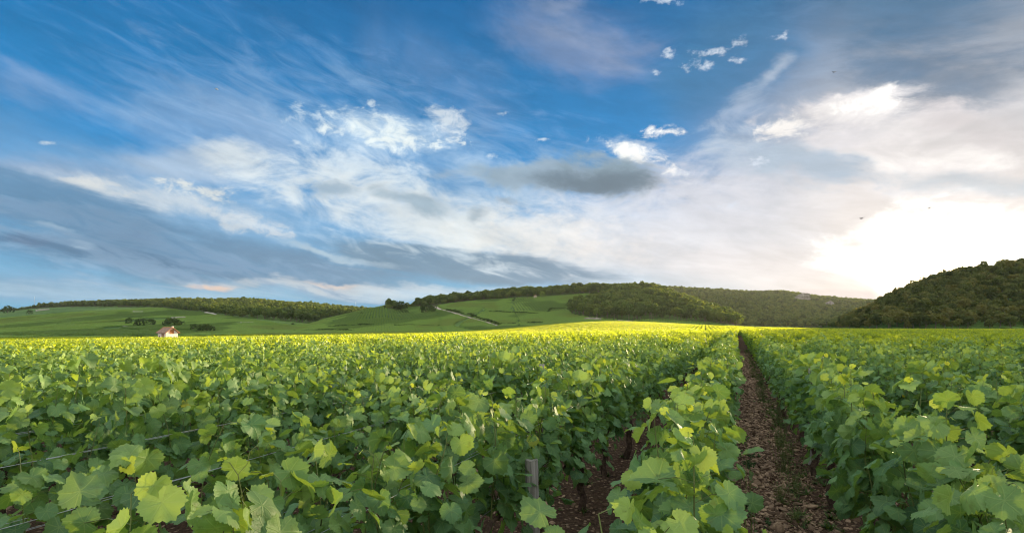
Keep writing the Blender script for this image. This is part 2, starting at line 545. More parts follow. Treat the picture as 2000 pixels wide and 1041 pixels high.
def vnoise(x, y, s, seed=0):
    """smooth value noise"""
    x = np.asarray(x) / s + seed * 17.31
    y = np.asarray(y) / s - seed * 9.77
    xi, yi = np.floor(x), np.floor(y)
    fx, fy = x - xi, y - yi
    fx = fx * fx * (3 - 2 * fx); fy = fy * fy * (3 - 2 * fy)
    def hsh(a, b):
        v = np.sin(a * 127.1 + b * 311.7 + seed * 74.7) * 43758.5453
        return v - np.floor(v)
    return ((hsh(xi, yi) * (1 - fx) + hsh(xi + 1, yi) * fx) * (1 - fy) + (hsh(xi, yi + 1) * (1 - fx) + hsh(xi + 1, yi + 1) * fx) * fy) * 2 - 1


def sstep(t):
    t = np.clip(t, 0, 1)
    return t * t * (3 - 2 * t)


def base_h(x, y):
    perp = x * PX + y * PY
    z = -0.0165 * (np.sqrt(np.minimum(perp, 0) ** 2 + 16.0) - 4.0)
    z = np.maximum(z, -3.2 + 0 * z)
    r = np.hypot(x, y)
    # a low swell beyond the first block, climbing toward the middle hill
    th = np.arctan2(x, y)
    sw = np.exp(-((th - 0.19) / 0.20) ** 2)
    z = z + sw * (4.0 + np.minimum(-z, 3) * 0.8) * sstep((r - 95) / 190.0)
    return z


def hill_h(h, x, y):
    r = np.maximum(np.hypot(x, y), 1.0)
    th = np.arctan2(x, y)
    c = np.cos(np.clip(th, -1.15, 1.25))
    e = np.interp(th, h['th'], h['e'])
    Yr = np.interp(th, *h['d']); Yf = np.interp(th, *h['f'])
    tree = np.interp(th, *h['tk'])
    dep = r * c
    Zr = EYE + Yr * e - tree + (np.interp(th, h['cth'], h['corr']) if 'corr' in h else 0.0)
    t = (dep - Yf) / (Yr - Yf)
    up = sstep(t) * 0.45 + 0.55 * np.clip(np.sin(np.clip(t, 0, 1) * pi / 2), 0, 1) ** 1.3
    up = np.where(t > 1, 1 - 0.35 * sstep((t - 1) / 1.2), up)
    zb = -3.2
    return np.where(t > 0, zb + (Zr - zb) * up, zb - 2.0)


def calibrate():
    """raise or lower each ridge until its tree-topped skyline stands at the height it was given"""
    for h in HILLS.values():
        cth = np.linspace(h['th'][0], h['th'][-1], 160)
        cor = np.zeros(160)
        dep = np.geomspace(150, 2200, 260)
        TT, DD = np.meshgrid(cth, dep, indexing='ij')
        xx, yy = DD * np.tan(np.clip(TT, -1.3, 1.3)), DD
        for _ in range(5):
            h['cth'], h['corr'] = cth, cor
            v = ((hill_h(h, xx, yy) + np.interp(TT, *h['tk']) - EYE) / DD).max(1)
            cor = cor + (np.interp(cth, h['th'], h['e']) - v) * np.interp(cth, *h['d']) * .9
        h['corr'] = np.where(np.interp(cth, h['th'], h['e']) > .004, cor, 0)


calibrate()


def H(x, y):
    x = np.asarray(x, float); y = np.asarray(y, float)
    r = np.hypot(x, y)
    z = base_h(x, y)
    for k, h in HILLS.items():
        zh = hill_h(h, x, y)
        w = 2.0
        d = zh - z
        z = np.where(d > w, zh, np.where(d < -w, z, z + (d + w) ** 2 / (4 * w)))
    far = sstep((r - 320) / 400.0)
    z = z + far * (vnoise(x, y, 90, 1) * 1.6 + vnoise(x, y, 38, 2) * 0.6)
    back = sstep((np.abs(np.arctan2(x, y)) - 1.35) / 0.5)
    z = z * (1 - back * sstep((r - 80) / 200.0)) - 0.0
    return z


def Hs(x, y):
    return float(H(np.array([x]), np.array([y]))[0])


def hit(px, py, y0=6.0, y1=2500.0):
    """where the ray through a pixel meets the ground"""
    ys = np.geomspace(y0, y1, 3000)
    x = (px - 1000) / F * ys
    z = EYE + (640 - py) / F * ys
    g = H(x, ys)
    i = np.argmax(g >= z)
    if not (g >= z).any():
        i = np.argmax((g - z) / ys)
    return np.array([x[i], ys[i], g[i]])


def proj(x, y, z):
    return 1000 + F * x / y, 640 - F * (z - EYE) / y


def inpoly(px, py, poly):
    res = np.zeros(len(px), bool)
    n = len(poly)
    for i in range(n):
        x1, y1 = poly[i]; x2, y2 = poly[(i + 1) % n]
        if y1 == y2: continue
        c = ((y1 > py) != (y2 > py)) & (px < (x2 - x1) * (py - y1) / (y2 - y1) + x1)
        res ^= c
    return res


# --- ground sheet, polar so that it is fine where the camera stands and reaches the horizon
th = np.concatenate([np.linspace(-pi, -1.0, 70)[:-1], np.linspace(-1.0, 1.0, 620), np.linspace(1.0, pi, 70)[1:]])
th = th[:-1]
rr = np.concatenate([np.geomspace(0.4, 150, 130)[:-1], np.geomspace(150, 1600, 190), np.geomspace(1600, 9000, 12)[1:]])
TH, RR = np.meshgrid(th, rr)
gx, gy = RR * np.sin(TH), RR * np.cos(TH)
gz = H(gx, gy)
near = np.exp(-(RR / 25.0) ** 2)
PERP = gx * PX + gy * PY
gz += near * (vnoise(gx, gy, 0.35, 3) * 0.018 + vnoise(gx, gy, 1.3, 4) * 0.02)
V = np.stack([gx, gy, gz], -1).reshape(-1, 3)
V = np.vstack([V, [[0, 0, 0.0]]])
nt_, nr_ = len(th), len(rr)
j, i = np.meshgrid(np.arange(nt_), np.arange(nr_ - 1))
q = np.stack([i * nt_ + j, (i + 1) * nt_ + j, (i + 1) * nt_ + (j + 1) % nt_, i * nt_ + (j + 1) % nt_], -1).reshape(-1, 4)[:, ::-1]
jj = np.arange(nt_)
tri = np.stack([np.full(nt_, len(V) - 1), jj, (jj + 1) % nt_], -1)[:, ::-1]

gm, nt, gb = material('soil_and_slopes')
tcg = nt.n.new('ShaderNodeTexCoord')
O = E(nt, tcg.outputs['Object'])
ox, oy, oz = nt.sep(O)
rad = nt.vmath('LENGTH', O)
n1 = nt.noise(O, 0.9, 6.0, 0.65)
n2 = nt.noise(O, 28.0, 5.0, 0.7)
vor = nt.n.new('ShaderNodeTexVoronoi'); nt.put(vor.inputs['Vector'], O); vor.inputs['Scale'].default_value = 26.0
VC = E(nt, vor.outputs['Color']); VD = E(nt, vor.outputs['Distance'])
soil = nt.mix((0.042, 0.026, 0.018), (0.125, 0.080, 0.052), nt.ss(n2, 0.3, 0.7))
soil = nt.mix(soil, (0.34, 0.24, 0.16), nt.ss(nt.sep(VC)[0], 0.62, 0.8) * nt.ss(VD, 0.55, 0.2))
soil = nt.mix(soil, (0.070, 0.038, 0.024), nt.ss(n1, 0.42, 0.65) * 0.6)
# vineyard slopes seen from afar: fine rows, plots of slightly different green
nA = nt.noise(O, 0.012, 3.0, 0.5)
nB = nt.noise(O, 0.35, 4.0, 0.7)
nC = nt.noise(nt.vmath('MULTIPLY', O, (0.004, 0.02, 0.02)), 1.0, 4.0, 0.6)
green = nt.mix((0.075, 0.150, 0.034), (0.130, 0.215, 0.048), nt.ss(nA + nC, 0.8, 1.2))
green = nt.mix(green, (0.018, 0.045, 0.012), nt.ss(nB, 0.45, 0.7) * 0.7)
wv = nt.math('SINE', (ox * 0.35 + oy * 0.93) * 0.9 + nA * 6.0)
green = nt.mix(green, (0.016, 0.036, 0.010), nt.ss(wv, 0.3, 1.0) * 0.45)
gc = nt.mix(soil, green, nt.ss(rad, 225.0, 300.0))
nt.put(gb.inputs['Base Color'], gc)
gb.inputs['Roughness'].default_value = 0.95
gb.inputs['Specular IOR Level'].default_value = 0.1
bp = nt.n.new('ShaderNodeBump')
bp.inputs['Distance'].default_value = 0.03
bp.inputs['Strength'].default_value = 0.9
nt.put(bp.inputs['Height'], n2 + nt.ss(VD, 0.6, 0.0) * 0.7)
nt.l.new(bp.outputs[0], gb.inputs['Normal'])
ground = link(mesh_np('ground', V, [q, tri], [gm], smooth=True), 'ground')
tag(ground, 'brown stony soil and vineyard slopes running up to wooded hills', kind='structure')
# ================================================================== foliage materials
def leaf_material(name, dark, mid, young, yellow, trans=0.38, vein=True, objvar=0.0, rough=0.5, spec=0.35, plots=False):
    m, nt, b = material(name)
    at = nt.n.new('ShaderNodeAttribute'); at.attribute_name = 'tint'
    age, rnd, yel = nt.sep(E(nt, at.outputs['Vector']))
    c = nt.mix(dark, mid, rnd)
    c = nt.mix(c, young, age)
    c = nt.mix(c, yellow, yel)
    bumpsrc = None
    if plots:                                               # plots of different vigour across the slopes
        gp = nt.n.new('ShaderNodeNewGeometry')
        pn = nt.noise(nt.vmath('MULTIPLY', E(nt, gp.outputs['Position']), (.011, .006, 0.0)), 1.0, 3.0, 0.5)
        c = nt.mix(c, nt.mix(c, (.42, .50, .34), 1.0, 'MULTIPLY'), nt.ss(pn, .50, .54) * .75)
        c = nt.mix(c, (0.17, 0.24, 0.05), nt.ss(pn, .45, .41) * .7)
    if vein:
        uv = nt.n.new('ShaderNodeAttribute'); uv.attribute_name = 'luv'
        u, v, w = nt.sep(E(nt, uv.outputs['Vector']))
        r = nt.math('SQRT', u * u + v * v)
        th = nt.math('ARCTAN2', u, v)
        pp = nt.math('PINGPONG', th, 0.42)                  # veins every 48 degrees from the petiole
        dist = r * nt.math('SINE', pp)
        m1 = nt.ss(dist, 0.040, 0.008) * nt.ss(r, 1.1, 0.5)
        # side veins: chevrons along each main vein
        ch = nt.math('PINGPONG', r * 1.0 - dist * 0.9, 0.085)
        m2 = nt.ss(ch, 0.016, 0.0) * 0.45
        vm = nt.math('MAXIMUM', m1, m2)
        c = nt.mix(c, nt.mix(c, (0.30, 0.42, 0.14), 0.5), vm * 0.6)
        bl = nt.noise(nt.vec(u, v, rnd * 9.0), 3.0, 5.0, 0.6)
        c = nt.mix(c, nt.mix(c, (0.10, 0.12, 0.02), 0.45), nt.ss(bl, 0.55, 0.75))
        bumpsrc = nt.noise(nt.vec(u, v, rnd * 5.0), 14.0, 2.0, 0.5) * 0.6 - vm * 1.4
    if objvar:
        oi = nt.n.new('ShaderNodeObjectInfo')
        rr_ = E(nt, oi.outputs['Random'])
        c = nt.mix(c, yellow, nt.ss(rr_, 0.55, 1.0) * objvar)
        c = nt.mix(c, tuple(q * 0.55 for q in dark), nt.ss(rr_, 0.4, 0.0) * objvar)
    nt.put(b.inputs['Base Color'], c)
    b.inputs['Roughness'].default_value = rough
    b.inputs['Specular IOR Level'].default_value = spec
    tr = nt.n.new('ShaderNodeBsdfTranslucent')
    nt.put(tr.inputs['Color'], nt.mix(c, (1.9, 1.55, 0.45), 1.0, 'MULTIPLY'))
    mx = nt.n.new('ShaderNodeMixShader')
    mx.inputs[0].default_value = trans
    nt.l.new(b.outputs[0], mx.inputs[1])
    nt.l.new(tr.outputs[0], mx.inputs[2])
    nt.l.new(mx.outputs[0], nt.n['Material Output'].inputs['Surface'])
    if bumpsrc is not None:
        bp = nt.n.new('ShaderNodeBump')
        bp.inputs['Strength'].default_value = 0.35
        bp.inputs['Distance'].default_value = 0.004
        nt.put(bp.inputs['Height'], bumpsrc)
        nt.l.new(bp.outputs[0], b.inputs['Normal'])
    return m


M_LEAF = leaf_material('vine_leaf', (0.060, 0.148, 0.066), (0.145, 0.290, 0.105), (0.33, 0.46, 0.09), (0.50, 0.54, 0.07), rough=.54, spec=.35)
M_LEAF_FAR = leaf_material('vine_leaf_far', (0.060, 0.140, 0.040), (0.150, 0.270, 0.050), (0.36, 0.46, 0.055), (0.53, 0.55, 0.055), trans=0.58, vein=False)
M_TREE = leaf_material('tree_leaf', (0.045, 0.085, 0.025), (0.095, 0.150, 0.035), (0.16, 0.23, 0.05), (0.15, 0.19, 0.045), trans=0.35, vein=False, objvar=0.6, rough=0.7, spec=0.15)
M_TREE_FLARE = leaf_material('flare_tinted_leaf', (0.062, 0.084, 0.028), (0.115, 0.138, 0.042), (0.18, 0.21, 0.06), (0.20, 0.18, 0.06), trans=0.35, vein=False, objvar=0.6, rough=0.7, spec=0.15)  # brown tint stands for warm sun flare, put into the leaf colour
M_BUSH = leaf_material('bush_leaf', (0.020, 0.045, 0.014), (0.040, 0.080, 0.020), (0.08, 0.13, 0.03), (0.14, 0.17, 0.03), trans=0.3, vein=False, rough=0.7, spec=0.15)
M_SLOPE = leaf_material('slope_vine_leaf', (0.095, 0.205, 0.052), (0.175, 0.325, 0.072), (0.22, 0.36, 0.07), (0.28, 0.36, 0.07), trans=0.35, vein=False, plots=True)
M_WEED = leaf_material('weed_leaf', (0.035, 0.080, 0.022), (0.070, 0.130, 0.035), (0.14, 0.20, 0.06), (0.22, 0.24, 0.08), trans=0.35, vein=False, rough=0.6)
M_BARK = simple_mat('vine_bark', (0.075, 0.052, 0.038), 0.95, 0.5, 30.0, 0.1, bump=0.004)
M_SHOOT = simple_mat('vine_shoot', (0.14, 0.17, 0.05), 0.6, 0.4, 9.0, 0.3)
M_TRUNK = simple_mat('tree_bark', (0.16, 0.13, 0.10), 0.95, 0.4, 3.0, 0.1)


# ================================================================== leaf templates
def grape_outline(th):
    """radius of a five-lobed vine leaf round the petiole, th measured from the tip"""
    a = np.abs(th)
    ks = np.radians([0, 14, 26, 34, 50, 66, 78, 100, 120, 140, 160, 172, 180])
    rs = np.array([1.0, .93, .85, .83, .93, .84, .79, .82, .76, .72, .66, .44, .12])
    return np.interp(a, ks, rs)


def leaf_tmpl(n, ring=True, serr=0.0):
    th = (np.arange(n) + 0.5) / n * 2 * pi - pi if n > 12 else np.radians([0, 30, 50, 78, 100, 150, 180, -150, -100, -78, -50, -30])[:n]
    r = grape_outline(th)
    if serr:
        r = r * (1 + serr * np.where(np.arange(n) % 2, 1, -1))
    x, y = r * np.sin(th), r * np.cos(th)
    if ring:
        P = np.vstack([[[0, 0]], np.stack([x, y], 1) * 0.36, np.stack([x, y], 1) * 0.72, np.stack([x, y], 1)])
        j = np.arange(n); k = (j + 1) % n
        tri = np.stack([0 * j, 1 + j, 1 + k], 1)
        quad = np.concatenate([np.stack([1 + q * n + j, 1 + (q + 1) * n + j, 1 + (q + 1) * n + k, 1 + q * n + k], 1) for q in (0, 1)])
        return P, [tri, quad]
    P = np.vstack([[[0, 0]], np.stack([x, y], 1)])
    j = np.arange(n); k = (j + 1) % n
    return P, [np.stack([0 * j, 1 + j, 1 + k], 1)]


T0 = leaf_tmpl(44, True, 0.055)
T1 = leaf_tmpl(12, False)
T1[0][1:] *= np.array([1.06, .84, 1.04, .84, 1.04, .94, 1.0, .94, 1.04, .84, 1.04, .84])[:, None]
T2 = (np.array([[0, -.4], [0, .25], [0, .95], [-.62, -.35], [-.72, .35], [.62, -.35], [.72, .35]]),
      [np.array([[0, 1, 4, 3], [0, 5, 6, 1]]), np.array([[1, 2, 4], [1, 6, 2]])])
T3 = (np.array([[-.5, -.5], [.5, -.5], [.5, .5], [-.5, .5]]), [np.array([[0, 1, 2, 3]])])


def nrm(a):
    return a / (np.linalg.norm(a, axis=-1, keepdims=True) + 1e-9)


def leaves(T, P, tip, nor, S, tint, g, curl=1.0):
    """arrays for a batch of leaves on template T"""
    tv, tf = T
    n = len(P)
    y = nrm(tip)
    z = nor - (nor * y).sum(1, keepdims=True) * y
    z = nrm(z)
    x = np.cross(y, z)
    u, v = tv[:, 0][None], tv[:, 1][None]
    c1 = g.uniform(-.55, .35, (n, 1)) * curl; c2 = g.uniform(-.65, .10, (n, 1)) * curl
    fold = g.uniform(-.05, .30, (n, 1)) * curl
    ph = g.uniform(0, 6.3, (n, 1)); am = g.uniform(.03, .10, (n, 1)) * curl
    th = np.arctan2(u, v); r = np.hypot(u, v)
    w = c1 * u ** 2 + c2 * v * np.abs(v) + fold * np.abs(u) + am * .7 * r ** 2 * np.sin(th * 3 + ph) + am * .7 * r ** 3 * np.sin(th * 7 + 2 * ph) + am * .5 * r * np.sin(u * 5 + ph) * np.cos(v * 4)
    asp = g.uniform(.88, 1.15, (n, 1))
    W = P[:, None] + S[:, None, None] * ((u * asp)[..., None] * x[:, None] + v[..., None] * y[:, None] + w[..., None] * z[:, None])
    k = len(tv)
    fs = [(f[None] + (np.arange(n) * k)[:, None, None]).reshape(-1, f.shape[1]) for f in tf]
    luv = np.broadcast_to(np.concatenate([tv, 0 * tv[:, :1]], 1)[None], (n, k, 3)).reshape(-1, 3)
    tn = np.repeat(tint, k, axis=0)
    return W.reshape(-1, 3), fs, luv, tn


class Batch:
    """joins several leaf batches into one mesh"""
    def __init__(self): self.V, self.F, self.U, self.T, self.o = [], [], [], [], 0
    def add(self, r):
        V, fs, u, t = r
        self.V.append(V); self.F += [f + self.o for f in fs]; self.U.append(u); self.T.append(t); self.o += len(V)
    def mesh(self, name, mats, extra=None, smooth=True):
        V = np.concatenate(self.V); F = list(self.F); U = np.concatenate(self.U); T = np.concatenate(self.T)
        pm = [np.zeros(len(f), int) for f in F]
        if extra is not None and extra.v:                      # woody pieces of an MB, second material
            fq = [f for f in extra.f if len(f) == 4]
            F.append(np.array(fq) + len(V)); pm.append(np.ones(len(fq), int))
            V = np.concatenate([V, np.array(extra.v)])
            U = np.concatenate([U, np.zeros((len(extra.v), 3))]); T = np.concatenate([T, np.zeros((len(extra.v), 3))])
        return mesh_np(name, V, F, mats, np.concatenate(pm), {'luv': ('FLOAT_VECTOR', U), 'tint': ('FLOAT_VECTOR', T)}, smooth)


# ================================================================== grapevine
def vine_parts(seed, lod, length=1.0, dens=1.0, tall=0.35, bottom=0.30):
    """a trained vine: trunk, cane tied along the row (local x), upright shoots and their leaves"""
    g = np.random.default_rng(seed)
    wood, shoots = MB(), MB()
    h = g.uniform(.40, .50)
    k = 7
    zz = np.linspace(-0.06, h, k)
    P = np.stack([g.normal(0, .018, k).cumsum(), g.normal(0, .014, k).cumsum(), zz], 1)
    wood.tube(P, np.linspace(.034, .024, k) * g.uniform(.85, 1.2, k), 7 if lod == 0 else 4, cap=False)
    for sg in (-1, 1):
        q = np.array([P[-1], P[-1] + [sg * .12, 0, .06], P[-1] + [sg * .3, g.normal(0, .02), .05], P[-1] + [sg * .5 * length, 0, .03]])
        wood.tube(q, [.02, .014, .011, .008], 5 if lod == 0 else 3, cap=False)
    n_s = max(3, int(round(10 * length * dens)))
    LP, LT, LN, LS, AG = [], [], [], [], []
    us = (np.arange(n_s) + .5) / n_s * length - length / 2 + g.normal(0, .03, n_s)
    for u0 in us:
        top = g.uniform(1.02, 1.20)
        wild = g.random() < tall
        if wild: top += g.uniform(.05, (.20, .28, .28)[lod]) * g.random() ** .5
        m = int((top - h) / .065) + 1
        z = np.linspace(h + .02, top, m)
        t = (z - h) / (top - h)
        vx = u0 + g.normal(0, .06) * t + .02 * np.sin(t * 5 + g.uniform(0, 6))
        vy = g.normal(0, .035) + g.normal(0, .075) * t ** 2 + .02 * np.sin(t * 6 + g.uniform(0, 6))
        vy = np.clip(vy, -.12, .12)
        S = np.stack([vx, vy, z], 1)
        if lod <= 1:
            shoots.tube(S, np.linspace(.0048, .0016, m), 4 if lod == 0 else 3, cap=False)
        sd_ = 1 if g.random() < .5 else -1
        for i in range(1, m):
            a = sd_ * pi / 2 + g.normal(0, .7)
            sd_ = -sd_
            out = np.array([cos(a), sin(a), 0])
            young = max(0.0, (z[i] - (top - .16)) / .16) if wild else max(0.0, (z[i] - (top - .08)) / .08) * .6
            pl = g.uniform(.05, .12) * (1 - .5 * young)
            b = S[i] + out * pl + [0, 0, g.uniform(-.02, .05)]
            if lod == 0:
                shoots.tube(np.array([S[i], (S[i] + b) / 2 + [0, 0, .012], b]), .0014, 3, cap=False)
            LP.append(b); LT.append(out * g.uniform(.3, 1) + [0, 0, g.uniform(-1.0, .15)] + g.normal(0, .25, 3))
            LN.append(out * g.uniform(.2, .9) + [0, 0, g.uniform(.4, 1)] + g.normal(0, .28, 3))
            LS.append((g.uniform(.046, .088)) * (1 - .68 * young)); AG.append(young)
            nl = g.poisson((2.1, 2.7, 1.4)[lod])
            for _ in range(nl):                                # side shoots thicken the hedge
                a2 = (pi / 2 if g.random() < .5 else -pi / 2) + g.normal(0, .6)
                o2 = np.array([cos(a2), sin(a2), 0])
                R = g.uniform(.04, .175) * (1.0 - .45 * max(0, t[i] - .6) / .4)
                b2 = S[i] + o2 * R + g.normal(0, .035, 3)
                b2[2] = min(b2[2], top + .02)
                LP.append(b2); LT.append(o2 * g.uniform(.1, 1) + [0, 0, g.uniform(-1.0, .3)] + g.normal(0, .35, 3))
                LN.append(o2 * g.uniform(.2, 1) + [0, 0, g.uniform(.2, 1)] + g.normal(0, .3, 3))
                LS.append(g.uniform(.030, .074)); AG.append(max(0, t[i] - .55) * g.uniform(0, .9))
        if wild and lod == 0:                                   # curling tendrils at the tip
            for _ in range(2):
                q = S[-1 - g.integers(0, 3)]; w = g.normal(0, 1, 3); w[2] = abs(w[2]); w /= np.linalg.norm(w)
                tt = np.linspace(0, 1, 7)[:, None]
                shoots.tube(q + w * tt * .09 + np.stack([np.sin(tt[:, 0] * 7), np.cos(tt[:, 0] * 7) - 1, 0 * tt[:, 0]], 1) * .012 * tt, .0009, 3, cap=False)
    nk = int(26 * length * dens)                                # low leaves round the head of the vine
    for _ in range(nk):
        s = 1 if g.random() < .5 else -1
        LP.append([g.uniform(-.5, .5) * length, s * g.uniform(.03, .16), g.uniform(bottom, .62)])
        LT.append([g.normal(0, .5), s * .6, g.uniform(-1, 0)]); LN.append([g.normal(0, .3), s * .8, .6]); LS.append(g.uniform(.04, .078)); AG.append(0)
    LP, LT, LN, LS, AG = map(np.array, (LP, LT, LN, LS, AG))
    if lod == 2: LS = LS * 1.18
    if lod == 1: LS = LS * .80
    if lod == 0: LS = LS * .95
    n = len(LP)
    yel = np.where(g.random(n) < .001, g.uniform(.3, 1, n), 0) + np.clip(AG - .55, 0, 1) * g.uniform(0, .8, n)
    tint = np.stack([np.clip(AG + g.normal(0, .06, n) + (.12, .18, .45)[lod] * np.clip((LP[:, 2] - .9) / .35, 0, 1), 0, 1), g.random(n), np.clip(yel, 0, 1)], 1)  # upper leaves tinted younger; far vines also carry painted low-sun yellow
    B = Batch(); B.add(leaves((T0, T1, T2)[lod], LP, LT, LN, LS, tint, g, curl=(1.35, 1.25, 1.0)[lod]))
    return wood, shoots, B


def mb_mesh(mb, name, mats):
    me = bpy.data.meshes.new(name)
    me.from_pydata(mb.v, [], mb.f)
    for m in mats: me.materials.append(m)
    me.polygons.foreach_set('use_smooth', [True] * len(mb.f))
    me.update()
    return me


def near_variant(seed, **k):
    w, s, b = vine_parts(seed, 0, **k)
    return mb_mesh(w, 'trunk', [M_BARK]), mb_mesh(s, 'shoots', [M_SHOOT]), b.mesh('foliage', [M_LEAF])


NEAR = [near_variant(100 + i, tall=.5) for i in range(7)]
NEAR_SPARSE = [near_variant(140 + i, dens=.5, tall=.5) for i in range(3)]
NEAR_LOW = [near_variant(160 + i, tall=0.0) for i in range(2)]
MIDV = []
for i in range(7):
    w, s, b = vine_parts(200 + i, 1, tall=.5)
    MIDV.append((mb_mesh(w, 'trunk', [M_BARK]), b.mesh('foliage', [M_LEAF], s)))
    MIDV[-1][1].materials.append(M_SHOOT)

# ------------------------------------------------------------------ planting
ROW_GAP = 1.05
ROW0 = -0.25
ROT = atan2(DY, DX)
plants = []
for k in range(-130, 110):
    off = ROW0 + ROW_GAP * k
    ph = (k * 0.37) % 1.0
    for jx in range(-70, 79):
        s = jx + ph * 0.6 + .1
        x, y = s * DX + off * PX, s * DY + off * PY
        if y < -0.3 or abs(x) > 1.25 * y + 1.6 or s > 77.5: continue
        plants.append((hypot(x, y), x, y, k, jx, s))
plants.sort()
N_IND = 300
# the vine straight under the camera is not in the picture
plants = [p for p in plants if not (p[0] < 0.55 or (p[0] < 1.35 and p[3] < 0))]

ORD = ['first', 'second', 'third', 'fourth', 'fifth', 'sixth', 'seventh', 'eighth', 'ninth', 'tenth', 'eleventh', 'twelfth', 'thirteenth',
       'fourteenth', 'fifteenth', 'sixteenth', 'seventeenth', 'eighteenth', 'nineteenth', 'twentieth', 'twenty-first', 'twenty-second', 'twenty-third', 'twenty-fourth']


def row_name(k):
    if k == 0: return 'row edging the stony path on its left'
    if k == 1: return 'row edging the stony path on its right'
    if k < 0: return f'{ORD[-k]} row left of the stony path'
    return f'{ORD[k - 1]} row right of the stony path'


rows = {}
for d, x, y, k, jx, s in plants[:N_IND]:
    rows.setdefault(k, []).append((s, x, y, d))
for k in rows: rows[k].sort()
vrng = np.random.default_rng(3)
for k in sorted(rows, key=lambda q: (abs(q), q)):
    for n, (s, x, y, d) in enumerate(rows[k]):
        z = Hs(x, y)
        rot = ROT + vrng.normal(0, .03) + (pi if vrng.random() < .5 else 0)
        sc = vrng.uniform(.94, 1.06)
        near = d < 7.5
        sparse = (k in (-2, -3, -4) and s < 1.9 - 0.1 * k) and d < 5
        lead = ('thin leafed grapevine' if sparse else 'leafy green grapevine')
        if n < 24:
            lab = f'{lead}, {ORD[n]} from the camera in {row_name(k)}'
        if near:
            o = bpy.data.objects.new('grapevine', None)
            o.empty_display_size = .1
            col.objects.link(o)
            src = NEAR_SPARSE if sparse else (NEAR_LOW if d < 1.5 else NEAR)
            tw, ts, tf = src[int(vrng.integers(len(src)))]
            link(tw, 'trunk', o); link(ts, 'shoots', o); link(tf, 'foliage', o)
        else:
            tw, tf = MIDV[int(vrng.integers(len(MIDV)))]
            o = bpy.data.objects.new('grapevine', None)
            o.empty_display_size = .1
            col.objects.link(o)
            link(tw, 'trunk', o); link(tf, 'foliage', o)
        o.location = (x, y, z)
        o.rotation_euler = (0, 0, rot)
        o.scale = (sc, sc * {0: 1.15, -1: 1.08, 1: 1.10}.get(k, 1.0), sc * vrng.uniform(.92, 1.06))
        tag(o, lab, 'grapevine', 'grapevines in the near rows')


# ================================================================== scattering one object of many instances
def proto_coll(name, meshes):
    c = bpy.data.collections.new(name)
    for i, me in enumerate(meshes):
        o = bpy.data.objects.new(f'{name}_{i:02d}', me)
        c.objects.link(o)
    return c


def scatter(name, coll, P, rot, scl, idx):
    me = mesh_np(name, P, [], attrs={'rot': ('FLOAT_VECTOR', rot), 'scl': ('FLOAT_VECTOR', scl), 'idx': ('INT', idx)})
    o = link(me, name)
    ng = bpy.data.node_groups.new(name, 'GeometryNodeTree')
    ng.interface.new_socket('Geometry', in_out='INPUT', socket_type='NodeSocketGeometry')
    ng.interface.new_socket('Geometry', in_out='OUTPUT', socket_type='NodeSocketGeometry')
    gi, go = ng.nodes.new('NodeGroupInput'), ng.nodes.new('NodeGroupOutput')
    ci = ng.nodes.new('GeometryNodeCollectionInfo')
    ci.inputs['Collection'].default_value = coll
    ci.inputs['Separate Children'].default_value = True
    ci.inputs['Reset Children'].default_value = True
    ip = ng.nodes.new('GeometryNodeInstanceOnPoints')
    ip.inputs['Pick Instance'].default_value = True

    def named(n, t):
        a = ng.nodes.new('GeometryNodeInputNamedAttribute')
        a.data_type = t
        a.inputs['Name'].default_value = n
        return a.outputs['Attribute']
    L = ng.links.new
    L(gi.outputs[0], ip.inputs['Points'])
    L(ci.outputs[0], ip.inputs['Instance'])
    L(named('idx', 'INT'), ip.inputs['Instance Index'])
    L(named('rot', 'FLOAT_VECTOR'), ip.inputs['Rotation'])
    L(named('scl', 'FLOAT_VECTOR'), ip.inputs['Scale'])
    L(ip.outputs[0], go.inputs[0])
    md = o.modifiers.new('scatter', 'NODES')
    md.node_group = ng
    return o


# --- the rest of the first block, one vine each
far_v = []
for i in range(6):
    w, s, b = vine_parts(300 + i, 2, tall=.5)
    far_v.append(b.mesh('far_vine', [M_LEAF_FAR, M_BARK], w))
rest = np.array([(p[1], p[2]) for p in plants[N_IND:]])
n = len(rest)
g = np.random.default_rng(11)
P = np.column_stack([rest, H(rest[:, 0], rest[:, 1])])
sc = g.uniform(.85, 1.12, (n, 3)); sc[:, 0] = 1.05; sc[:, 2] *= 1 + .06 * vnoise(rest[:, 0], rest[:, 1], 3.0, 6)
vineyard = scatter('vineyard_rows', proto_coll('far_vine', far_v), P,
                   np.column_stack([np.zeros(n), np.zeros(n), ROT + g.normal(0, .04, n) + pi * g.integers(0, 2, n)]), sc, g.integers(0, 6, n))
tag(vineyard, 'dense rows of green vines filling the flat field behind the nearest ones', 'vineyard', kind='stuff')


# --- hedgerow segments for everything beyond
def segment(seed, L=4.0, nl=330, size=.15, tall=1.22, mat=None):
    g = np.random.default_rng(seed)
    P = np.stack([g.uniform(-L / 2, L / 2, nl), g.normal(0, .15, nl), 0 * np.zeros(nl)], 1)
    P[:, 2] = .35 + (tall - .35) * g.beta(1.7, 1.05, nl) + .12 * np.abs(g.normal(0, .5, nl)) * (g.random(nl) < .25)
    out = np.stack([g.normal(0, .4, nl), np.sign(P[:, 1]) * .8, g.uniform(.2, 1.1, nl)], 1)
    tip = g.normal(0, 1, (nl, 3))
    hi = np.clip((P[:, 2] - .85) / .4, 0, 1)
    tint = np.stack([hi * g.uniform(.2, .9, nl), g.random(nl), np.clip(hi * g.uniform(-.4, .65, nl), 0, 1)], 1)  # tops yellowed: young tips plus low-sun yellow painted into the tint
    B = Batch(); B.add(leaves(T2, P, tip, out + g.normal(0, .3, (nl, 3)), g.uniform(.75, 1.2, nl) * size * .8, tint, g))
    return B.mesh('hedge_segment', [mat or M_LEAF_FAR])


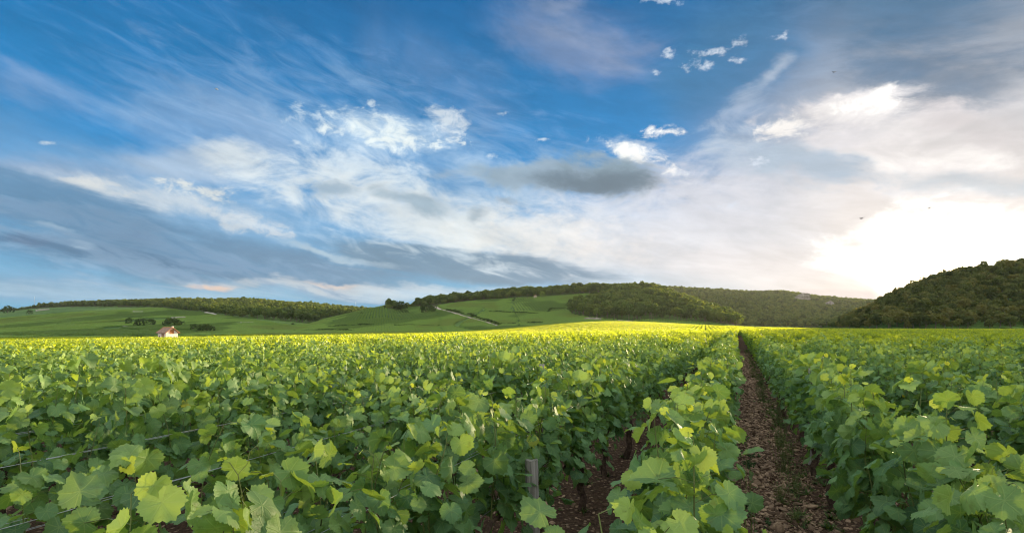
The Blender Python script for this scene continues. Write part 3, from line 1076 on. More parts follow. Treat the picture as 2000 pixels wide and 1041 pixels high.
seg = proto_coll('hedge_segment', [segment(400 + i) for i in range(4)])
seg_s = proto_coll('slope_segment', [segment(420 + i, mat=M_SLOPE) for i in range(4)])
HUT = np.array([-0.672 * 131, 131.0])


def plot_rows(direction, gap, step, region, jitter=.1):
    """points along parallel rows covering the sector, filtered by region(x, y)"""
    dx, dy = sin(direction), cos(direction)
    px_, py_ = cos(direction), -sin(direction)
    R = 900
    k = np.arange(-R / gap, R / gap); s = np.arange(-R / step, R / step)
    K, S = np.meshgrid(k * gap, s * step)
    x = S * dx + K * px_; y = S * dy + K * py_
    r = np.hypot(x, y)
    ok = (y > 40) & (np.abs(x) < 1.2 * y) & (r < 880)
    x, y, = x[ok], y[ok]
    ok = region(x, y)
    return x[ok], y[ok], direction


def s_of(x, y): return x * DX + y * DY
def p_of(x, y): return x * PX + y * PY


def hillmax(x, y):
    return np.argmax(np.stack([hill_h(h, x, y) for h in HILLS.values()]), 0)


def hill_on(x, y):
    return np.max(np.stack([hill_h(h, x, y) for h in HILLS.values()]), 0) > base_h(x, y) + .5


WOODS = {
    'L': [(-400, 622), (-60, 611), (0, 606), (60, 603), (120, 600), (250, 600), (320, 603), (400, 612), (450, 620), (520, 630), (570, 636), (640, 633), (700, 622), (780, 610),
          (900, 600), (900, 450), (-400, 450)],
    'M': [(757, 606), (800, 600), (850, 599), (875, 594), (930, 588), (1000, 584), (1050, 581), (1100, 578), (1150, 575), (1196, 573), (1202, 577), (1182, 583), (1150, 592),
          (1108, 605), (1118, 616), (1165, 624), (1240, 627), (1300, 626), (1380, 632), (1440, 640), (1520, 650), (1700, 650), (1700, 450), (757, 450)],
}


def in_wood(x, y, z):
    px_, py_ = proj(x, y, z)
    hm = hillmax(x, y)
    on = hill_on(x, y)
    keys = list(HILLS)
    res = np.zeros(len(x), bool)
    for i, k in enumerate(keys):
        m = (hm == i) & on
        if k in WOODS:
            h = HILLS[k]
            th = np.arctan2(x, y)
            behind = y > np.interp(th, *h['d']) * 0.97
            res |= m & (inpoly(px_, py_, WOODS[k]) | (behind & (k == 'M') & (px_ > 757)) | (behind & (k == 'L')))
        else:
            res |= m
    return res & (y > 0)


def region2(x, y):
    s = s_of(x, y); r = np.hypot(x, y)
    z = H(x, y)
    px_, py_ = proj(x, y, z)
    ok = (s > 81.5) & (r < 268) & ~((np.hypot(x - HUT[0], y - HUT[1]) < 5.5))
    return ok & ~in_wood(x, y, z)


TRACKS = {}
for nm, pix in {'slope': [(846, 598), (862, 606), (880, 610), (905, 618), (930, 625), (955, 632), (972, 638)],
                'knoll': [(1205, 626), (1235, 629), (1262, 634), (1245, 638), (1225, 640)]}.items():
    TRACKS[nm] = [hit(*q) for q in pix]


def near_track(x, y, w):
    res = np.zeros(len(x), bool)
    for pl in TRACKS.values():
        for a, b in zip(pl[:-1], pl[1:]):
            ab = b[:2] - a[:2]
            t = np.clip(((x - a[0]) * ab[0] + (y - a[1]) * ab[1]) / (ab @ ab), 0, 1)
            res |= np.hypot(x - a[0] - t * ab[0], y - a[1] - t * ab[1]) < w
    return res


pts = []
def rA(x, y): return region2(x, y) & (np.arctan2(x, y) > -0.62 + 0 * x) & (p_of(x, y) < 6) & ~((s_of(x, y) > 150) & (s_of(x, y) < 153.5))
def rB(x, y): return region2(x, y) & (p_of(x, y) >= 7.5)
def rC(x, y): return region2(x, y) & (np.arctan2(x, y) <= -0.635) & (p_of(x, y) < 6)
for dirn, reg in ((0.36, rA), (ROW_A, rB), (0.05, rC)):
    pts.append(plot_rows(dirn, 1.05 * 1.15, 4.0, reg))


def region3(x, y):
    r = np.hypot(x, y)
    z = H(x, y)
    px_, py_ = proj(x, y, z)
    lines = np.abs(vnoise(x, y, 120, 9)) > 0.022
    return (r >= 268) & (r < 880) & (px_ < 1560) & ~in_wood(x, y, z) & lines & ~near_track(x, y, 3.0)


pts3 = []
for lo, hi, dirn in ((-9000, 330, .62), (336, 640, .30), (644, 862, -.25), (866, 1010, .42), (1014, 1195, -.05), (1199, 1600, .30)):
    def rg(x, y, lo=lo, hi=hi):
        q = 1000 + F * x / y + 16 * vnoise(x, y, 90, 21)
        return region3(x, y) & (q > lo) & (q < hi)
    for r0, r1, gp in ((0, 430, 1.7), (430, 900, 2.6)):
        pts3.append(plot_rows(dirn, gp, 6.6, lambda x, y, rg=rg, r0=r0, r1=r1: rg(x, y) & (np.hypot(x, y) >= r0) & (np.hypot(x, y) < r1)))


def seg_scatter(name, parts, sx, sy, sz, seg=seg):
    x = np.concatenate([p[0] for p in parts]); y = np.concatenate([p[1] for p in parts])
    d = np.concatenate([np.full(len(p[0]), p[2]) for p in parts])
    n = len(x)
    g = np.random.default_rng(5)
    x = x + g.normal(0, .06, n); y = y + g.normal(0, .06, n)
    z = H(x, y)
    # follow the slope along the row
    e = 2.0
    dz = H(x + np.sin(d) * e, y + np.cos(d) * e) - H(x - np.sin(d) * e, y - np.cos(d) * e)
    pitch = -np.arctan(dz / (2 * e))
    rot = np.column_stack([np.zeros(n), pitch, pi / 2 - d])
    sc = np.column_stack([np.full(n, sx), sy * g.uniform(.9, 1.15, n), sz * g.uniform(.92, 1.08, n)])
    print(name, n)
    return scatter(name, seg, np.column_stack([x, y, z - .05]), rot, sc, g.integers(0, 4, n))


tag(seg_scatter('sunlit_vineyard', pts, 1.0, 1.0, 1.0), 'far rows of yellow green vines catching the low sun below the hills', 'vineyard', kind='stuff')
tag(seg_scatter('hillside_vineyard', pts3, 1.75, 2.3, 1.1, seg_s), 'green vineyard plots on the slopes under the woods', 'vineyard', kind='stuff')


# ================================================================== trees
def crown_mesh(seed, R=3.6, Ht=9.0, n=420, card=1.0, mat=None, trunk=True, lobes=9, name='tree', flat=1.0, base=.22):
    g = np.random.default_rng(seed)
    C, RAD = [], []
    for i in range(lobes):
        a = g.uniform(0, 2 * pi); q = g.uniform(.1, .62) * R if i else 0
        zc = Ht * g.uniform(base + .18, .80) if i else Ht * .62
        C.append([q * cos(a), q * sin(a), zc]); RAD.append(R * g.uniform(.34, .58) if i else R * .62)
    C = np.array(C); RAD = np.array(RAD)
    w = RAD ** 2 / (RAD ** 2).sum()
    li = g.choice(lobes, n, p=w)
    d = nrm(g.normal(0, 1, (n, 3))); d[:, 2] = np.where(d[:, 2] < -.5, -d[:, 2], d[:, 2])
    P = C[li] + d * RAD[li][:, None] * g.uniform(.8, 1.08, (n, 1)) * np.array([1, 1, flat])
    keep = np.ones(n, bool)
    for c, r in zip(C, RAD):                                    # drop cards deep inside another lobe
        keep &= np.linalg.norm(P - c, axis=1) > r * .62
    P, d = P[keep], d[keep]
    n = len(P)
    nor = nrm(d + g.normal(0, .45, (n, 3)))
    tip = g.normal(0, 1, (n, 3))
    hi = np.clip((P[:, 2] / Ht - .5) * 1.4, 0, 1)
    tint = np.stack([hi * g.uniform(0, .8, n), g.random(n), np.where(g.random(n) < .1, g.uniform(0, .6, n), 0)], 1)
    B = Batch(); B.add(leaves(T2, P, tip, nor, g.uniform(.55, 1.1, n) * card, tint, g))
    wood = MB()
    if trunk:
        z = np.linspace(-.6, Ht * .6, 5)
        wood.tube(np.stack([g.normal(0, .08, 5), g.normal(0, .08, 5), z], 1), np.linspace(.26, .1, 5) * R / 3.6, 6, cap=False)
        for _ in range(5):
            c = C[g.integers(lobes)]
            q0 = np.array([0, 0, Ht * g.uniform(.25, .45)])
            wood.tube(np.array([q0, (q0 + c) / 2 + [0, 0, -.3], c]), [.10, .07, .03], 4, cap=False)
    return B, wood


def tree_protos(name, seeds, mt=None, **k):
    ms = []
    for s in seeds:
        B, w = crown_mesh(s, **k)
        ms.append(B.mesh(name, [mt or M_TREE, M_TRUNK], w))
    return proto_coll(name, ms)


woodA = tree_protos('broad_tree', range(500, 506), n=620, card=.62)
woodR = tree_protos('slope_tree', range(506, 512), mt=M_TREE_FLARE, n=620, card=.62)
woodB = tree_protos('far_tree', range(520, 525), n=300, card=.95)


def plant_wood(name, key, gap, coll, nprot, xr, yr, smin, smax, label, seed):
    g = np.random.default_rng(seed)
    gx, gy = np.meshgrid(np.arange(xr[0], xr[1], gap), np.arange(yr[0], yr[1], gap))
    x = gx.ravel() + g.uniform(-.5, .5, gx.size) * gap; y = gy.ravel() + g.uniform(-.5, .5, gx.size) * gap
    ok = (np.abs(x) < 1.35 * y)
    x, y = x[ok], y[ok]
    z = H(x, y)
    h = HILLS[key]
    th = np.arctan2(x, y)
    dep = y
    ok = in_wood(x, y, z) & (hillmax(x, y) == list(HILLS).index(key)) & (dep < np.interp(th, *h['d']) * 1.13)
    px_, py_ = proj(x, y, z)
    x, y, z = x[ok], y[ok], z[ok]
    n = len(x)
    print(name, n)
    s = g.uniform(smin, smax, n) * (1 + .18 * vnoise(x, y, 45, 4))
    sc = np.column_stack([s * g.uniform(.9, 1.15, n), s * g.uniform(.9, 1.15, n), s * g.uniform(.85, 1.15, n)])
    o = scatter(name, coll, np.column_stack([x, y, z - .8]), np.column_stack([g.normal(0, .04, n), g.normal(0, .04, n), g.uniform(0, 6.3, n)]), sc, g.integers(0, nprot, n))
    return tag(o, label, 'wood', kind='stuff')


plant_wood('middle_woods', 'M', 5.6, woodA, 6, (-250, 420), (250, 900), .62, 1.3, 'dark broadleaf wood capping the middle hill and running down its right flank', 1)
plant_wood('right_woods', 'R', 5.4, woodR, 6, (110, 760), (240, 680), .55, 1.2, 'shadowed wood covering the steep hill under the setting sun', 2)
plant_wood('valley_woods', 'N', 8.5, woodB, 5, (100, 1700), (550, 1420), .95, 1.35, 'hazy wood on the farther hill closing the valley', 3)
plant_wood('left_woods', 'L', 8.0, woodB, 5, (-1500, 300), (500, 1480), .85, 1.2, 'dense wood along the low hill at the far left', 4)
# ================================================================== draped tracks
def ribbon(name, pl, width, mat, label, lift=.06):
    pts = []
    for a, b in zip(pl[:-1], pl[1:]):
        n = max(2, int(np.linalg.norm(b[:2] - a[:2]) / 3))
        for t in np.linspace(0, 1, n, endpoint=False):
            pts.append(a[:2] * (1 - t) + b[:2] * t)
    pts.append(pl[-1][:2])
    pts = np.array(pts)
    T = np.gradient(pts, axis=0); T /= np.linalg.norm(T, axis=1)[:, None] + 1e-9
    N = np.stack([T[:, 1], -T[:, 0]], 1)
    w = width / 2 * (1 + .2 * np.sin(np.arange(len(pts)) * .7))[:, None]
    rowsv = [pts + N * w * q for q in (-1, -.35, .35, 1)]
    V = np.concatenate([np.column_stack([r, H(r[:, 0], r[:, 1]) + lift]) for r in rowsv])
    n = len(pts)
    F_ = [np.array([[k * n + i, k * n + i + 1, (k + 1) * n + i + 1, (k + 1) * n + i] for i in range(n - 1)]) for k in range(3)]
    o = link(mesh_np(name, V, F_, [mat], smooth=True), name)
    return tag(o, label, kind='structure')


M_TRACK = simple_mat('pale_track', (0.40, 0.34, 0.26), 0.95, 0.3, 0.8, 0.05)
ribbon('track', TRACKS['slope'], 2.7, M_TRACK, 'pale dirt track running down the vineyard slope', .5)
ribbon('track', TRACKS['knoll'], 3.0, M_TRACK, 'short earth track on the low rise before the wood', .4)


# ================================================================== hedges and walls on the slopes
def hedge(pix, h, w, label, mat=None, dens=6.0, card=.6, seed=1):
    g = np.random.default_rng(seed)
    pl = [hit(*q) for q in pix]
    P = []
    for a, b in zip(pl[:-1], pl[1:]):
        L = np.linalg.norm(b[:2] - a[:2])
        n = int(L * dens * h) + 4
        t = g.random(n)[:, None]
        q = a[:2] * (1 - t) + b[:2] * t + g.normal(0, w * .3, (n, 2))
        P.append(q)
    P = np.concatenate(P)
    if len(P) > 9000: P = P[g.choice(len(P), 9000, False)]
    P = P[vnoise(P[:, 0], P[:, 1], 14, seed + 3) > -.45]
    z = H(P[:, 0], P[:, 1])
    hh = h * (1 + .45 * vnoise(P[:, 0], P[:, 1], 9, seed)) * g.uniform(.05, 1, len(P)) ** .7
    V = np.column_stack([P, z + hh])
    n = len(V)
    tint = np.stack([g.random(n) * .3, g.random(n), np.zeros(n)], 1)
    base = V.mean(0); base[2] = Hs(base[0], base[1])
    B = Batch(); B.add(leaves(T2, V - base, g.normal(0, 1, (n, 3)), g.normal(0, 1, (n, 3)) + [0, -.3, .5], g.uniform(.7, 1.2, n) * card, tint, g))
    o = link(B.mesh('hedge', [mat or M_BUSH]), 'hedge', loc=tuple(base))
    return tag(o, label, 'hedge', 'low hedges on the slopes')


hedge([(640, 641), (720, 638), (800, 637), (860, 640)], 1.6, 1.5, 'thin dark hedge line low on the slope left of the pale track', seed=1)
hedge([(872, 607), (910, 615), (945, 626), (975, 636), (1060, 634)], 1.8, 1.6, 'dark hedge following the upper side of the pale track', seed=2)
hedge([(968, 590), (1000, 588), (1030, 586)], 1.7, 1.5, 'short hedge line below the wood near the small beige hut', seed=3)
hedge([(955, 611), (1000, 613), (1066, 616), (1076, 606), (1110, 604)], 1.7, 1.5, 'dark hedge crossing the middle slope toward the round wood', seed=4)
hedge([(520, 645), (600, 648), (690, 649)], 1.6, 1.6, 'dark line of hedge at the foot of the slope right of the stone hut', seed=6)


def pos(px, py):
    return hit(px, py)


M_WALL = simple_mat('pale_stone', (0.55, 0.50, 0.42), 0.9, 0.2, 1.2, 0.1, bump=.05)


def stone_wall(pa, pb, h, label, th_=.8, mat=None):
    a, b = pos(*pa), pos(*pb)
    n = 12
    mb = MB()
    g = np.random.default_rng(int(pa[0]))
    base = (a + b) / 2
    base[2] = Hs(base[0], base[1])
    q = [a[:2] * (1 - t) + b[:2] * t for t in np.linspace(0, 1, n + 1)]
    d = nrm((b - a)[:2]); nn = np.array([-d[1], d[0]])
    vs = []
    for p in q:
        z = Hs(p[0], p[1]); hh = h * g.uniform(.85, 1.1)
        for sgn, zz in ((-1, -1.0), (-1, hh), (1, hh), (1, -1.0)):
            pp = p + nn * sgn * th_ / 2
            vs.append([pp[0] - base[0], pp[1] - base[1], z + zz - base[2]])
    fs = [(i * 4 + k, i * 4 + (k + 1) % 4, (i + 1) * 4 + (k + 1) % 4, (i + 1) * 4 + k) for i in range(n) for k in range(4)]
    fs += [(0, 3, 2, 1), (n * 4, n * 4 + 1, n * 4 + 2, n * 4 + 3)]
    mb.add(vs, fs)
    cap = MB()
    vs2 = []
    for i in range(n + 1):
        l, r = np.array(vs[i * 4 + 1]), np.array(vs[i * 4 + 2])
        e = nrm(r - l) * .12
        for p_, zz in ((l - e, .01), (l - e, .16), (r + e, .16), (r + e, .01)):
            vs2.append(p_ + [0, 0, zz])
    cap.add(vs2, fs)
    o = mb.build('stone_wall', mat or M_WALL, loc=tuple(base))
    cap.build('coping', mat or M_WALL, o)
    return tag(o, label, 'stone wall', 'pale walls on the slopes')


stone_wall((1142, 626), (1174, 627), 2.2, 'pale retaining wall at the foot of the round wood', mat=simple_mat('old_stone', (.36, .31, .25), .9, .35, .8, .1, bump=.1))
stone_wall((260, 611), (279, 611), 1.8, 'short white wall high on the left slope below the wood')
stone_wall((334, 623), (362, 622), 1.8, 'bright low wall on the left slope above the hut')
stone_wall((241, 640), (276, 644), 1.0, 'thin pale wall just below the dark bushes at the left')
stone_wall((462, 633), (497, 632), 1.2, 'pale wall on the slope below the left wood edge')
stone_wall((400, 613), (422, 617), 2.2, 'pale sloping wall against the edge of the left wood')
stone_wall((70, 608), (96, 605), 2.4, 'pale stony bank at the top of the far left slope')


# ================================================================== single trees and bushes
def bush(px, py, wpx, hpx, label, cat, seed, name='bush', mat=None, n=520, trunk=True, flat=1.0, group=None):
    p = pos(px, py)
    k = p[1] / F
    R, Ht = wpx * k / 2, hpx * k
    B, w = crown_mesh(seed, R=R, Ht=Ht, n=n, card=max(.10, 1.0 * max(k, R * .12)), base=.02 if name != 'tree' else .12, lobes=11, flat=flat)
    o = bpy.data.objects.new(name, None); o.empty_display_size = 1
    col.objects.link(o)
    o.location = tuple(p)
    link(B.mesh('crown', [mat or M_BUSH]), 'crown', o)
    link(mb_mesh(w, 'trunk', [M_TRUNK]), 'trunk', o)
    return tag(o, label, cat, group)


M_BRIGHT = leaf_material('pale_tree_leaf', (0.10, 0.17, 0.03), (0.17, 0.26, 0.045), (0.25, 0.33, 0.06), (0.28, 0.30, 0.06), trans=.4, vein=False)
bush(378, 646, 17, 13, 'rounded dark bush just right of the stone hut', 'bush', 601)
bush(403, 650, 34, 11, 'wide low dark bush, rightmost of the pair beside the hut', 'bush', 602, n=800)
bush(252, 635, 17, 15, 'tallest dark bush at the left end of the thicket above the hut', 'bush', 603)
bush(272, 637, 26, 12, 'dark bush in the middle of the thicket above the hut', 'bush', 604, n=700)
bush(295, 637, 22, 12, 'dark bush at the right end of the thicket above the hut', 'bush', 605)
bush(335, 638, 50, 4, 'flat scrub peeping out behind the hut roof', 'scrub', 606, n=500)
bush(572, 637, 8, 6, 'tiny lone bush below the left wood', 'bush', 607, n=200)
bush(831, 612, 30, 17, 'large dark bush at the top of the pale track', 'bush', 608, n=900)
bush(846, 611, 14, 13, 'smaller bush touching the large one by the pale track', 'bush', 609)
bush(782, 606, 40, 9, 'low spreading bush under the left tip of the middle wood', 'bush', 610, n=700)
bush(790, 613, 22, 5, 'thin strip of scrub under the spreading bush', 'scrub', 611, n=300)
bush(752, 603, 7, 6, 'small bush on the slope skyline between the two hills', 'bush', 612, n=200)
bush(706, 614, 5, 4, 'tiny round bush alone on the bare slope skyline', 'bush', 613, n=150)
bush(58, 614, 12, 7, 'small dark bush high on the far left slope', 'bush', 614, n=250)
bush(15, 611, 26, 9, 'broad bush at the far left end of the slope top', 'bush', 615, n=400)
bush(1165, 622, 16, 26, 'pale green tree standing before the round wood', 'tree', 620, name='tree', mat=M_BRIGHT, n=500)
bush(1060, 583, 14, 14, 'bright green tree just right of the small beige hut', 'tree', 621, name='tree', mat=M_BRIGHT, n=400)
bush(1030, 584, 24, 17, 'dark rounded tree just left of the small beige hut', 'tree', 622, name='tree', n=600)
bush(1215, 606, 26, 26, 'tall dark tree rising behind the pale green one', 'tree', 623, name='tree', mat=M_TREE, n=800)
bush(1140, 618, 34, 24, 'dark tree at the left tip of the round wood', 'tree', 624, name='tree', mat=M_TREE, n=800)


# ================================================================== rocks on the far hill
def crag(px, py, wpx, hpx, label, seed):
    p = pos(px, py + hpx / 2)
    k = p[1] / F
    W, Hh = wpx * k, hpx * k
    g = np.random.default_rng(seed)
    nx, nz = 26, 12
    u, v = np.meshgrid(np.linspace(-1, 1, nx), np.linspace(0, 1, nz))
    edge = np.sqrt(np.clip(1 - u ** 2, 0, 1))
    X_ = u * W / 2
    Z_ = v * Hh * (.35 + .65 * edge) * (1 + .2 * vnoise(X_, 0 * X_, 6, seed))
    Y_ = v * Hh * .35 - edge * 5 + 2.6 * vnoise(X_, Z_, 5, seed) + 1.2 * vnoise(X_, Z_ * 2.2, 2.2, seed + 1)
    fr = np.stack([X_, Y_, Z_], -1).reshape(-1, 3)
    bk = np.stack([X_, 0 * X_ + 14, Z_ * .9 - 2], -1).reshape(-1, 3)
    V = np.concatenate([fr, bk]); n = nx * nz
    i, j = np.meshgrid(np.arange(nz - 1), np.arange(nx - 1), indexing='ij')
    a = (i * nx + j).ravel()
    q1 = np.stack([a, a + 1, a + nx + 1, a + nx], 1); q2 = q1[:, ::-1] + n
    rim = [[(nz - 1) * nx + t, (nz - 1) * nx + t + 1, n + (nz - 1) * nx + t + 1, n + (nz - 1) * nx + t] for t in range(nx - 1)]
    rim += [[t * nx, (t + 1) * nx, n + (t + 1) * nx, n + t * nx] for t in range(nz - 1)]
    rim += [[(t + 1) * nx - 1, n + (t + 1) * nx - 1, n + (t + 2) * nx - 1, (t + 2) * nx - 1] for t in range(nz - 1)]
    o = link(mesh_np('rock_face', V, [q1, q2, np.array(rim)], [simple_mat('limestone', (.22, .20, .175), .95, .35, .25, .05, bump=.3)]), 'rock_face',
             loc=(p[0], p[1] - 14, p[2] + 4))
    return tag(o, label, 'rock face', 'limestone crags in the valley wood')


crag(1562, 585, 28, 12, 'larger pale limestone crag showing through the wood of the valley hill', 31)
crag(1612, 597, 12, 8, 'smaller pale crag lower right in the wood of the valley hill', 32)

# ================================================================== stone hut in the vines
M_PLASTER = simple_mat('hut_plaster', (0.84, 0.71, 0.61), 0.9, 0.14, 3.0, 0.1, bump=.02)
M_ROOF = simple_mat('roof_tiles', (0.30, 0.20, 0.15), 0.85, 0.45, 7.0, 0.15, bump=.03)
M_RIDGE = simple_mat('ridge_tiles', (0.42, 0.19, 0.10), 0.85, 0.3, 5.0, 0.15)
M_SHUT = simple_mat('wood_shutter', (0.42, 0.17, 0.06), 0.7, 0.3, 6.0, 0.2)
M_DARK = simple_mat('dark_opening', (0.02, 0.016, 0.013), 0.9, 0.2, 3.0, 0.1)
M_DOOR = simple_mat('door_wood', (0.34, 0.22, 0.14), 0.8, 0.3, 6.0, 0.2)


def make_hut(loc, W, L, eave, apex, phi, label, name='stone_hut', full=True, mats=None):
    wall_m, roof_m, ridge_m = mats or (M_PLASTER, M_ROOF, M_RIDGE)
    """local x: along the ridge (gable face at +x), local y: across"""
    root = bpy.data.objects.new(name, None); col.objects.link(root)
    root.location = loc
    root.rotation_euler = (0, 0, phi)
    w = MB()
    hx, hy = L / 2, W / 2
    w.add([(-hx, -hy, -.6), (hx, -hy, -.6), (hx, hy, -.6), (-hx, hy, -.6), (-hx, -hy, eave), (hx, -hy, eave), (hx, hy, eave), (-hx, hy, eave), (-hx, 0, apex), (hx, 0, apex)],
          [(0, 1, 5, 4), (1, 2, 6, 9, 5), (2, 3, 7, 6), (3, 0, 4, 8, 7), (4, 5, 9, 8), (6, 7, 8, 9), (0, 3, 2, 1)])
    w.build('wall', wall_m, root)
    ov, t = .32, .13
    sl = (apex - eave) / hy
    r = MB()
    for s in (-1, 1):
        e = hy + ov
        ze, za = eave + .03 - ov * sl, apex + .03
        n = 12
        for i in range(n):                                    # overlapping courses of tiles
            f0, f1 = i / n, (i + 1) / n + .02
            y0, z0 = s * e * (1 - f0), ze + (za - ze) * f0
            y1, z1 = s * e * (1 - f1) if i < n - 1 else 0.0, ze + (za - ze) * min(1, f1)
            up = .045 + (n - i) * .0
            r.add([(-hx - ov, y0, z0), (hx + ov, y0, z0), (hx + ov, y1, z1), (-hx - ov, y1, z1),
                   (-hx - ov, y0, z0 + t + .03), (hx + ov, y0, z0 + t + .03), (hx + ov, y1, z1 + t * .8), (-hx - ov, y1, z1 + t * .8)],
                  [(0, 1, 2, 3), (4, 7, 6, 5), (0, 4, 5, 1), (1, 5, 6, 2), (3, 2, 6, 7), (0, 3, 7, 4)] if s > 0 else
                  [(0, 3, 2, 1), (4, 5, 6, 7), (0, 1, 5, 4), (1, 2, 6, 5), (3, 7, 6, 2), (0, 4, 7, 3)])
    ro = r.build('roof', roof_m, root)
    rd = MB()
    rd.tube([(-hx - ov - .02, 0, apex + .16), (hx + ov + .02, 0, apex + .16)], .13, 8)
    for s in (-1, 1):
        for xx in ((hx + ov + .02), -(hx + ov + .02)):
            rd.tube([(xx, s * (hy + ov), eave + .08 - ov * sl), (xx, 0, apex + .14)], .10, 6)
    rd.build('ridge_tiles', ridge_m, ro)
    if full:
        c = MB(); c.box(hx - .75, hx - .40, .35, .70, apex - .6, apex + .38); c.box(hx - .81, hx - .34, .29, .76, apex + .38, apex + .47)
        c.build('chimney', simple_mat('chimney_render', (.8, .75, .68), .9, .1), ro)
        wn = MB(); wn.box(hx + .003, hx + .05, -.42, .42, eave - .25, eave + .62); wo_ = wn.build('window', M_SHUT, root)
        fr = MB()
        for a_ in ((-.50, -.42, eave - .33, eave + .70), (.42, .50, eave - .33, eave + .70)):
            fr.box(hx + .002, hx + .08, a_[0], a_[1], a_[2], a_[3])
        fr.box(hx + .002, hx + .09, -.42, .42, eave + .62, eave + .70); fr.box(hx + .002, hx + .10, -.42, .42, eave - .33, eave - .25)
        fr.build('frame', M_RIDGE, wo_)
        d = MB(); d.box(.1, .85, -hy - .05, -hy - .003, -.3, 1.62); do = d.build('door', M_DOOR, root)
        fr = MB(); fr.box(.0, .097, -hy - .09, -hy - .002, -.3, 1.72); fr.box(.853, .95, -hy - .09, -hy - .002, -.3, 1.72); fr.box(.097, .853, -hy - .09, -hy - .002, 1.623, 1.72)
        fr.build('frame', M_RIDGE, do)
        h_ = MB(); h_.tube([(.2, -hy - .12, .7), (.2, -hy - .12, .82)], .02, 6); h_.build('handle', M_DARK, do)
        v_ = MB(); v_.box(-1.2, -.8, -hy - .03, -hy - .003, .55, 1.0); vo = v_.build('window', M_DARK, root)
        v_ = MB(); v_.box(-1.26, -.74, -hy - .06, -hy - .002, .45, .547); v_.build('sill', M_PLASTER, vo)
    return tag(root, label, 'hut')


zh = Hs(*HUT)
make_hut((HUT[0], HUT[1], zh + 0.7), 3.0, 3.2, 1.85, 2.95, -radians(25), 'small plastered stone hut with brown tiled roof and orange shutter among the vines')
p = pos(1045, 582)
mt = (simple_mat('hut_render', (.62, .52, .38), .9, .1), M_ROOF, M_RIDGE)
k_ = p[1] / F
make_hut((p[0], p[1], p[2] + .3), 4.5 * k_, 9 * k_, 3.6 * k_, 4.6 * k_, -radians(80), 'tiny beige hut under the trees at the top of the middle slope', full=False, mats=mt)

# ================================================================== radio masts on the far skyline
M_STEEL = simple_mat('grey_steel', (.45, .45, .46), .5, .1, 2.0, .4, .6)
for (px, base_py, top_py, lab) in ((67, 594, 581, 'thin radio mast above the wood at the far left'), (695, 600, 591, 'short radio mast on the skyline between the two hills')):
    dist = 1280.0
    x = (px - 1000) / F * dist
    zb = Hs(x, dist)
    zt = EYE + (640 - top_py) / F * dist
    r = bpy.data.objects.new('radio_mast', None); col.objects.link(r); r.location = (x, dist, zb)
    mb = MB()
    hgt = zt - zb
    for a in range(3):
        an = a * 2.094
        mb.tube([(.7 * cos(an), .7 * sin(an), 0), (.25 * cos(an), .25 * sin(an), hgt)], .09, 4)
    for q in np.arange(1, hgt, 2.0):
        rr_ = .7 - .45 * q / hgt
        for a in range(3):
            a0, a1 = a * 2.094, (a + 1) * 2.094
            mb.tube([(rr_ * cos(a0), rr_ * sin(a0), q), (rr_ * cos(a1), rr_ * sin(a1), q + 1)], .05, 3)
    mb.build('lattice_tower', M_STEEL, r)
    mb = MB(); mb.tube([(0, 0, hgt - .5), (0, 0, hgt + 3)], .07, 5); mb.tube([(-1, 0, hgt + 1), (1, 0, hgt + 1)], .06, 4); mb.build('antenna', M_STEEL, r)
    tag(r, lab, 'radio mast')

# ================================================================== trellis posts and wires
M_POST = simple_mat('weathered_post', (.25, .235, .215), .9, .35, 14.0, .15, bump=.003)
M_WIRE = simple_mat('galvanised_wire', (.52, .54, .56), .4, .15, 20.0, .5, .85)


def post_mat():
    m, nt, b = material('weathered_wood')
    tcx = nt.n.new('ShaderNodeTexCoord')
    o = E(nt, tcx.outputs['Object'])
    gr = nt.noise(nt.vmath('MULTIPLY', o, (90.0, 90.0, 2.2)), 1.0, 5.0, .65)
    bl = nt.noise(o, 9.0, 4.0, .6)
    c = nt.mix((.20, .185, .165), (.44, .42, .385), nt.ss(gr, .3, .7))
    c = nt.mix(c, (.20, .20, .15), nt.ss(bl, .5, .7) * .6)
    nt.put(b.inputs['Base Color'], c)
    b.inputs['Roughness'].default_value = .9
    b.inputs['Specular IOR Level'].default_value = .1
    bp = nt.n.new('ShaderNodeBump'); bp.inputs['Distance'].default_value = .004; bp.inputs['Strength'].default_value = .9
    nt.put(bp.inputs['Height'], gr); nt.l.new(bp.outputs[0], b.inputs['Normal'])
    return m


M_POSTW = post_mat()


def post(x, y, label, h=1.08, lean=(0, 0), seed=0, w=.036, turn=0.35):
    g = np.random.default_rng(seed)
    root = bpy.data.objects.new('vineyard_post', None); root.empty_display_size = .2
    col.objects.link(root)
    root.location = (x, y, Hs(x, y)); root.rotation_euler = (lean[0], lean[1], turn)
    mb = MB()
    n = 14
    vs = []
    for i, z in enumerate(np.linspace(-.15, h, n)):
        for k in range(8):
            a = k * pi / 4 + pi / 8
            r = w * 1.15 * (1 + g.normal(0, .025))
            cx, cy = cos(a), sin(a)
            s = 1.0 / max(abs(cx), abs(cy)) ** .85
            zz = z + (g.normal(0, .006) if i == n - 1 else 0)
            vs.append((r * cx * s * .92, r * cy * s * .92, zz))
    fs = [(i * 8 + k, i * 8 + (k + 1) % 8, (i + 1) * 8 + (k + 1) % 8, (i + 1) * 8 + k) for i in range(n - 1) for k in range(8)]
    fs.append(tuple((n - 1) * 8 + k for k in range(8)))
    mb.add(vs, fs)
    mb.build('stake', M_POSTW, root)
    for hh in (.55, .84):
        sb = MB()
        sb.tube([(w * 1.15, -.012, hh), (w * 1.35, -.01, hh), (w * 1.35, .01, hh), (w * 1.15, .012, hh)], .0018, 4)
        sb.build('staple', M_WIRE, root)
    return tag(root, label, 'post', 'wooden trellis posts')


